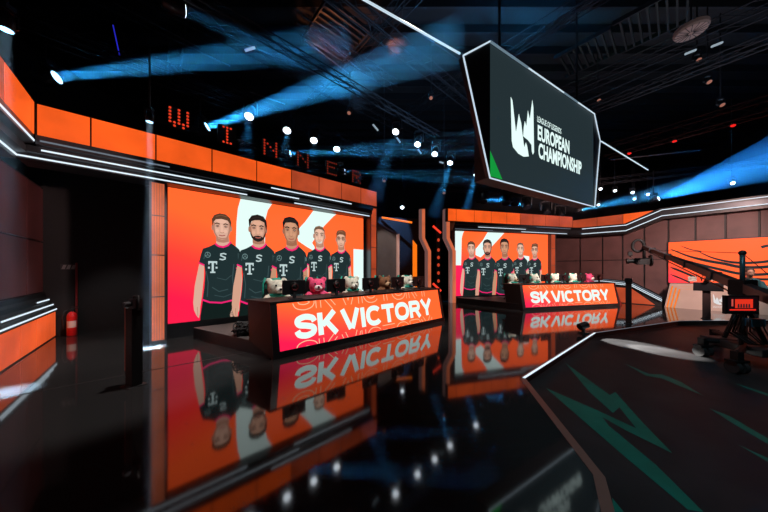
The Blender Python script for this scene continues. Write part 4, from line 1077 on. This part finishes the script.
def haze_mat(den):
    nm = 'haze_%.3f' % den
    if nm in MATS: return MATS[nm]
    m = bpy.data.materials.new(nm); m.use_nodes = True; nt = m.node_tree; nt.nodes.clear()
    o = nt.nodes.new('ShaderNodeOutputMaterial'); v = nt.nodes.new('ShaderNodeVolumeScatter')
    v.inputs['Density'].default_value = den; v.inputs['Color'].default_value = (.92,.96,1,1); v.inputs['Anisotropy'].default_value = 0.0
    nt.links.new(v.outputs[0], o.inputs['Volume']); MATS[nm] = m
    return m
AK = .32
def beam_light(pos, dirv, half, length, energy, label, col=(.035,.37,.85), den=.05, r0=.095, sf=1.6):
    dirv = Vector(dirv).normalized(); pos = Vector(pos)+dirv*.02
    t = math.tan(math.radians(half))
    q = MB().lathe([(r0,0),(r0+t*length*1.04,length)], (0,0,0), haze_mat(den), 28)
    o = bpy.data.objects.new('haze_beam', q.mesh('haze_beam')); COL.objects.link(o)
    o.location = pos; o.rotation_mode = 'QUATERNION'; o.rotation_quaternion = dirv.to_track_quat('Z','Y')
    tag(o, label, 'haze beam', None, 'stuff')
    l = bpy.data.lights.new('beam_source', 'AREA'); l.shape = 'DISK'; l.size = r0*1.8; l.energy = energy*(1-math.cos(math.radians(half*sf)))*AK; l.color = col; l.spread = 2*sf*math.radians(half)
    lo = bpy.data.objects.new('beam_source', l); COL.objects.link(lo); lo.location = pos; lo.rotation_euler = dirv.to_track_quat('-Z','Y').to_euler()
def s1at(px, py, d):
    u, z = S1.pix(px, py, d); return S1.w(u, d, z)
E0 = 40.0
BEAMS = [ # pixel, plane d on the left stage, end pixel, end depth, half angle, length, power, words
 ((57,77.5), T1, (330,44), 7.2, 3.1, 7.0, 620, 'upper left'),
 ((207.5,127), T1, (440,48), 8.6, 4.2, 8.5, 900, 'middle'),
 ((290.5,154), T1, (480,144), 10.2, 3.6, 8.0, 330, 'third'),
 ((345,172), T1, (470,178), 12.0, 3.0, 6.5, 200, 'fourth')]
names = ['lamp at the far left throwing a long blue beam to the right', 'lamp throwing the wide blue beam above the left header', 'lamp throwing a flat blue beam toward the hanging screen', 'lamp throwing a thin blue beam above the right end of the left header']
bl_ = ['long thin blue haze beam at the upper left', 'wide blue haze beam rising to the right above the left header', 'flat blue haze beam running toward the hanging screen', 'thin blue haze beam just above the right end of the left header']
for (p, d, e, Ye, hf, ln, en, _), nm, bn in zip(BEAMS, names, bl_):
    P = s1at(*p, d); D = at(*e, Ye)-P
    lamp(P, D, nm, LENS_B if p[0] < 300 else LENS, 1.1, 6.8); beam_light(P, D, hf, ln, en*E0, bn)
P = s1at(185,11,6.7); D = at(330,78,7.8)-P
lamp(P, D, 'bright lamp at the top left above the long beam', LENS, 1.0, 7.2); beam_light(P, D, 6, 5, 800, 'faint broad blue haze beam from the lamp at the top left')
# right side beams
P = at(658.8,198.5,13.2); D = at(800,149,9.8)-P
lamp(P, D, 'lamp behind the right wall throwing the broad blue beam', LENS, 1.0, 6.75); beam_light(P, D, 13, 9, 17000, 'broad blue haze beam fanning out at the right', (.02,.25,.8))
P = at(582,210,15); D = at(705,182,13)-P
lamp(P, D, 'lamp under the hanging screen corner throwing a blue beam', LENS, .9, 5.6); beam_light(P, D, 4.5, 7.5, 22000, 'blue haze beam rising behind the right wall')
for k, (px, py, e, lab) in enumerate((((482.5),200.5,(572,196),'under the left corner of the hanging screen'), (517.5,204.2,(588,207),'under the middle of the hanging screen'))):
    u, z = S2.pix(px, py, 11.7); P = S2.w(u, 11.7, z); D = at(*e, P.y+.8)-P
    lamp(P, D, 'lit lamp throwing a flat blue beam '+lab, LENS_B, .9, 5.6); beam_light(P, D, 4., 4.5, 34000, 'flat blue haze beam '+lab)
# dark moving lamps under the hanging screen
for k, (px, py) in enumerate(((484,192),(506,194),(527,198),(547,203),(561,207))):
    u, z = S2.pix(px, py+8, 11.4); P = S2.w(u, 11.4, z-.1)
    lamp(P, (-.1,-.5,-1), '%s unlit black lamp from the left below the hanging screen' % ORD[k], LENS_OFF, 1.5, None, 'unlit lamps below the hanging screen')
# rows of round white lamps
rowA = [(249,116.6),(287,130.6),(313.8,140.6),(336.7,149.3)]
for k, p in enumerate(rowA):
    P = s1at(*p, 9.1); lamp(P, (.1,-.5,-1), '%s round white lamp from the left in the row above the left header' % ORD[k], LENS, 1.15, 6.85, 'row of white lamps above the left header')
    if k < 3: beam_light(P, (-.02,-.1,-1), 7, 1.3, 700, 'short faint haze beam under the %s white lamp above the left header' % ORD[k])
rowB = [(395.6,131.9),(417.5,144.5),(434.7,154.2),(450,163),(476,175)]
for k, p in enumerate(rowB):
    P = s1at(*p, 6.7); lamp(P, (-.25,-.5,-1), '%s round white lamp from the left in the row left of the hanging screen' % ORD[k], LENS, 1.05, 7.22, 'row of white lamps left of the hanging screen')
    if k in (0,3,4): beam_light(P, (-.32,-.1,-1), 5.5, 2.6, 2600, 'faint haze beam slanting down from the %s white lamp left of the hanging screen' % ORD[k])
for k, (px, py) in enumerate(((600.6,189),(615,190.8),(632.6,192.6),(648,194.5),(732.8,183.2))):
    P = at(px, py, 15.5 if px < 700 else 12.6)
    lamp(P, (-.5,-.7,-.6), '%s white lamp from the left in the row above the right wall' % ORD[k], LENS, .7, 10.05, 'row of white lamps above the right wall')
for px, py, lab in ((634.5,199,'lower white lamp just under the row above the right wall'),(598.5,205,'lone white lamp at the lower right corner of the hanging screen')):
    P = at(px, py, 15.6); lamp(P, (-.5,-.7,-.6), lab, LENS, .6, 10.05)
P = at(402.3,207.5,13.5); lamp(P, (-.1,-.8,-.5), 'single white lamp above the blue drape between the stages', LENS, .8, 10.05)
# dim warm lamps
for k, (px, py, Y, lab) in enumerate(((349,113,9.,'dim warm lamp below the wide beam'),(431,98,9.5,'dim warm lamp left of the hanging screen frame'),(599,100.5,10,'dim warm lamp above the right corner of the hanging screen'),(699,60,8,'dim warm lamp below the round ceiling disc'),(709.5,82,8.2,'dim warm lamp right of the disc'),(722.5,105,8.4,'dim warm lamp above the red lit truss'),(384,181,11,'dim warm lamp above the end of the left header'),(444,193,11.5,'dim orange lamp above the far screen column'))):
    P = at(px, py, Y); lamp(P, (-.2,-.9,-1.3), lab, LENS_W, .55, 10.05)
RL = em('red_marker', (215,30,25), 1.3)
rt0, rt1 = at(606,152,9.6), at(800,96,6.4)
for k, f_ in enumerate((.17, .45, .74)):
    P = rt0+(rt1-rt0)*f_-up*.29
    W0.obj('marker_lamp', MB().ell(P,(.06,.05,.035),RL,12,8).box(P.x-.04,P.x+.04,P.y-.03,P.y+.03,P.z+.02,P.z+.09,BLACK), tuple(P), '%s small red marker lamp from the left on the red lit truss' % ORD[k], 'marker lamp', 'red marker lamps', smooth=False)
# thin white tube lamps
TB = em('tube_lamp', (160,178,190), .8)
for px, py, dx, dy, Y, lab in ((250,49,5,-1.6,6.2,'short white tube lamp between the two long beams'),(398.5,140,1.6,2.4,9.4,'slanted white tube lamp under the first lamp of the row'),(419.5,151.5,1.6,2.2,10,'slanted white tube lamp under the second lamp of the row'),(441.5,162.5,2,.6,10.6,'short white tube lamp between two row lamps'),(717,44.5,5,-2,7,'pale tube lamp right of the round ceiling disc'),(690.5,52,5,-2,7.2,'pale tube lamp under the round ceiling disc'),(375.5,127.5,2.5,3,9,'slanted tube lamp left of the row of round lamps')):
    W0.obj('tube_lamp', MB().tube([at(px-dx,py-dy,Y), at(px+dx,py+dy,Y)], .03, 8, TB), tuple(at(px,py,Y)), lab, 'tube lamp')
p0, p1 = at(113,25,6.6), at(119.5,55,6.6)
W0.obj('blue_tube_lamp', MB().tube([p0,p1], .012, 6, em('blue_tube',(40,40,190),.9)), tuple(p0), 'thin deep blue tube lamp at the upper left', 'tube lamp')
# red matrix lamps
DOTS = [em('matrix_dot', (225,62,34), 1.0), em('matrix_dot_dim', (190,52,32), .8), em('matrix_dot_faint', (130,42,28), .7)]
LET = {'W': ['10101','10101','10101','10101','11111','01010'], 'I': ['01110','00100','00100','00100','00100','01110'], 'N': ['10001','11001','10101','10011','10001','10001'],
       'E': ['11111','10000','11110','10000','10000','11111'], 'R': ['11110','10001','11110','10100','10010','10001']}
ORD6 = ['first','second','third','fourth','fifth','sixth']
for k, (px, py, ch_) in enumerate(((179,118.6,'W'),(227.2,135.2,'I'),(270.5,148.5,'N'),(303,160,'N'),(332,168.5,'E'),(356.5,177,'R'))):
    u, z = S1.pix(px, py, 8.5)
    r = S1.root('matrix_lamp', (u,8.5,z), '%s red letter matrix lamp from the left above the left header, showing %s' % (ORD6[k], ch_), 'matrix lamp', 'red matrix lamps above the left header')
    part('housing', MB().box(u-.23,u+.23,8.5,8.6,z-.26,z+.26, BLACK), r)
    dm = DOTS[0 if k < 2 else 1 if k == 2 else 2]
    bulb = MB().lathe([(.030,0),(.02,.015)], (0,0,0), dm, 10, Quaternion((1,0,0), math.radians(90))).mesh('bulb')
    for a in range(6):
        for b_ in range(5):
            if LET[ch_][a][b_] == '1': raw_part('bulb', bulb, r).location = (-.18+b_*.09, -.001, .215-a*.086)
    part('clamp', MB().box(u-.03,u+.03,8.6,8.68,z-.05,z+.05, DARKM), r)
# narrow lamps shining straight down onto the floor
for px, py, top, lab, bl2, en in ((152.5,347.5,122,'lamp hanging in front of the left header by the passage, shining straight down','thin pale haze beam falling to the floor by the left column',150000),):
    X, Y = fl(px, py); P = at(149.5, top, Y); D = Vector((X,Y,0))-P
    lamp(P, D, lab, LENS_B, .5, 6.1); beam_light(P, D, 3.0, P.z-.02, en, bl2, (.55,.8,1), .0018, .05, 1.0)
X, Y = fl(4,393); P = at(6,30,Y); D = Vector((X,Y,0))-P
lamp(P, D, 'lamp at the very left edge shining straight down', LENS_B, .55, P.z+.6); beam_light(P, D, 4.0, P.z-.02, 50000, 'pale haze beam falling to the floor at the left edge', (.45,.75,1), .0015, .05, 1.0)

# ------------------------------------------------------------------ light
def spot(p, target, e, size, col=(1,1,1), blend=.4, rad=.05):
    l = bpy.data.lights.new('stage_light', 'SPOT'); l.energy = e; l.color = col; l.spot_size = math.radians(size); l.spot_blend = blend; l.shadow_soft_size = rad
    o = bpy.data.objects.new('stage_light', l); COL.objects.link(o); o.location = p
    o.rotation_euler = (Vector(target)-Vector(p)).to_track_quat('-Z','Y').to_euler()
def area(p, target, e, size, col):
    l = bpy.data.lights.new('ceiling_fill', 'AREA'); l.energy = e; l.color = col; l.size = size
    o = bpy.data.objects.new('ceiling_fill', l); COL.objects.link(o); o.location = p
    o.rotation_euler = (Vector(target)-Vector(p)).to_track_quat('-Z','Y').to_euler()
for (a_, b_), e_, sz in (((632,344.5),9500,14), ((660,351),9500,13)):
    g = fl(a_,b_,-.12); spot((g[0]-1.6,g[1]+2.3,2.3), (g[0],g[1],-.12), e_, sz, (1,.97,.92), .5, .02)
spot((8.6,4.4,4.6), (11.0,11.6,2.6), 2900, 66, (1,.62,.56))                  # wash on the right wall
spot((9,3,7.5), (12.5,9.5,.6), 1300, 40, (1,.92,.85))                     # tan half wall
spot(S1.w(3.8,2.5,7.5), S1.w(3.8,6.0,.9), 1900, 52, (1,.94,.88))          # left riser, desk top and bears
spot(S2.w(10.3,3.4,5.0), S2.w(9.8,9.3,.9), 2300, 54, (1,.94,.88))
spot(S1.w(1.2,5.2,3.4), S1.w(-2,7.0,2.3), 620, 75, (1,.60,.55))           # left wall
spot(S1.w(-.6,8.3,4.2), S1.w(-.7,8.3,0), 260, 62, (1,.93,.9)); spot(S1.w(.6,4.6,6.0), S1.w(-.6,5.9,0), 1300, 46, (1,.93,.9))
spot(S1.w(7.4,4.6,5.2), S1.w(7.1,8,1.9), 420, 30, (1,.93,.88))              # unseen spot added to lighten the grey side wing
spot((2.5,1,8.5), (6.5,3.2,0), 1000, 80, (.55,.85,1))
spot((9,2,8), (8.8,6.6,0), 120, 60, (1,.6,.5))
spot((.7,11.6,6.3), (.45,14.6,3.0), 1500, 34, (.2,.45,1))                    # blue drape
area((2,9,7.2), (2,9.5,10), 130, 6, (.35,.6,1)); area((11,8,7.0), (11,8,10), 70, 6, (.6,.7,.9))  # unseen upward fills added to lift the dark ceiling
w = bpy.data.worlds.new('World'); sc.world = w; w.use_nodes = True
w.node_tree.nodes['Background'].inputs[0].default_value = (.55,.7,1,1); w.node_tree.nodes['Background'].inputs[1].default_value = .012

# ------------------------------------------------------------------ camera
cam = bpy.data.cameras.new('Camera'); co = bpy.data.objects.new('Camera', cam); COL.objects.link(co)
co.location = (0,0,CZ); co.rotation_euler = (math.radians(90),0,0)
cam.sensor_fit = 'HORIZONTAL'; cam.sensor_width = 36; cam.lens = 36*F/768; cam.shift_y = (HY-256)/768; cam.clip_start = .05; cam.clip_end = 200
sc.camera = co
sc.view_settings.view_transform = 'Standard'; sc.view_settings.look = 'None'; sc.view_settings.gamma = 1; sc.view_settings.exposure = 0; sc.view_settings.use_curve_mapping = False
sc.cycles.use_denoising = True
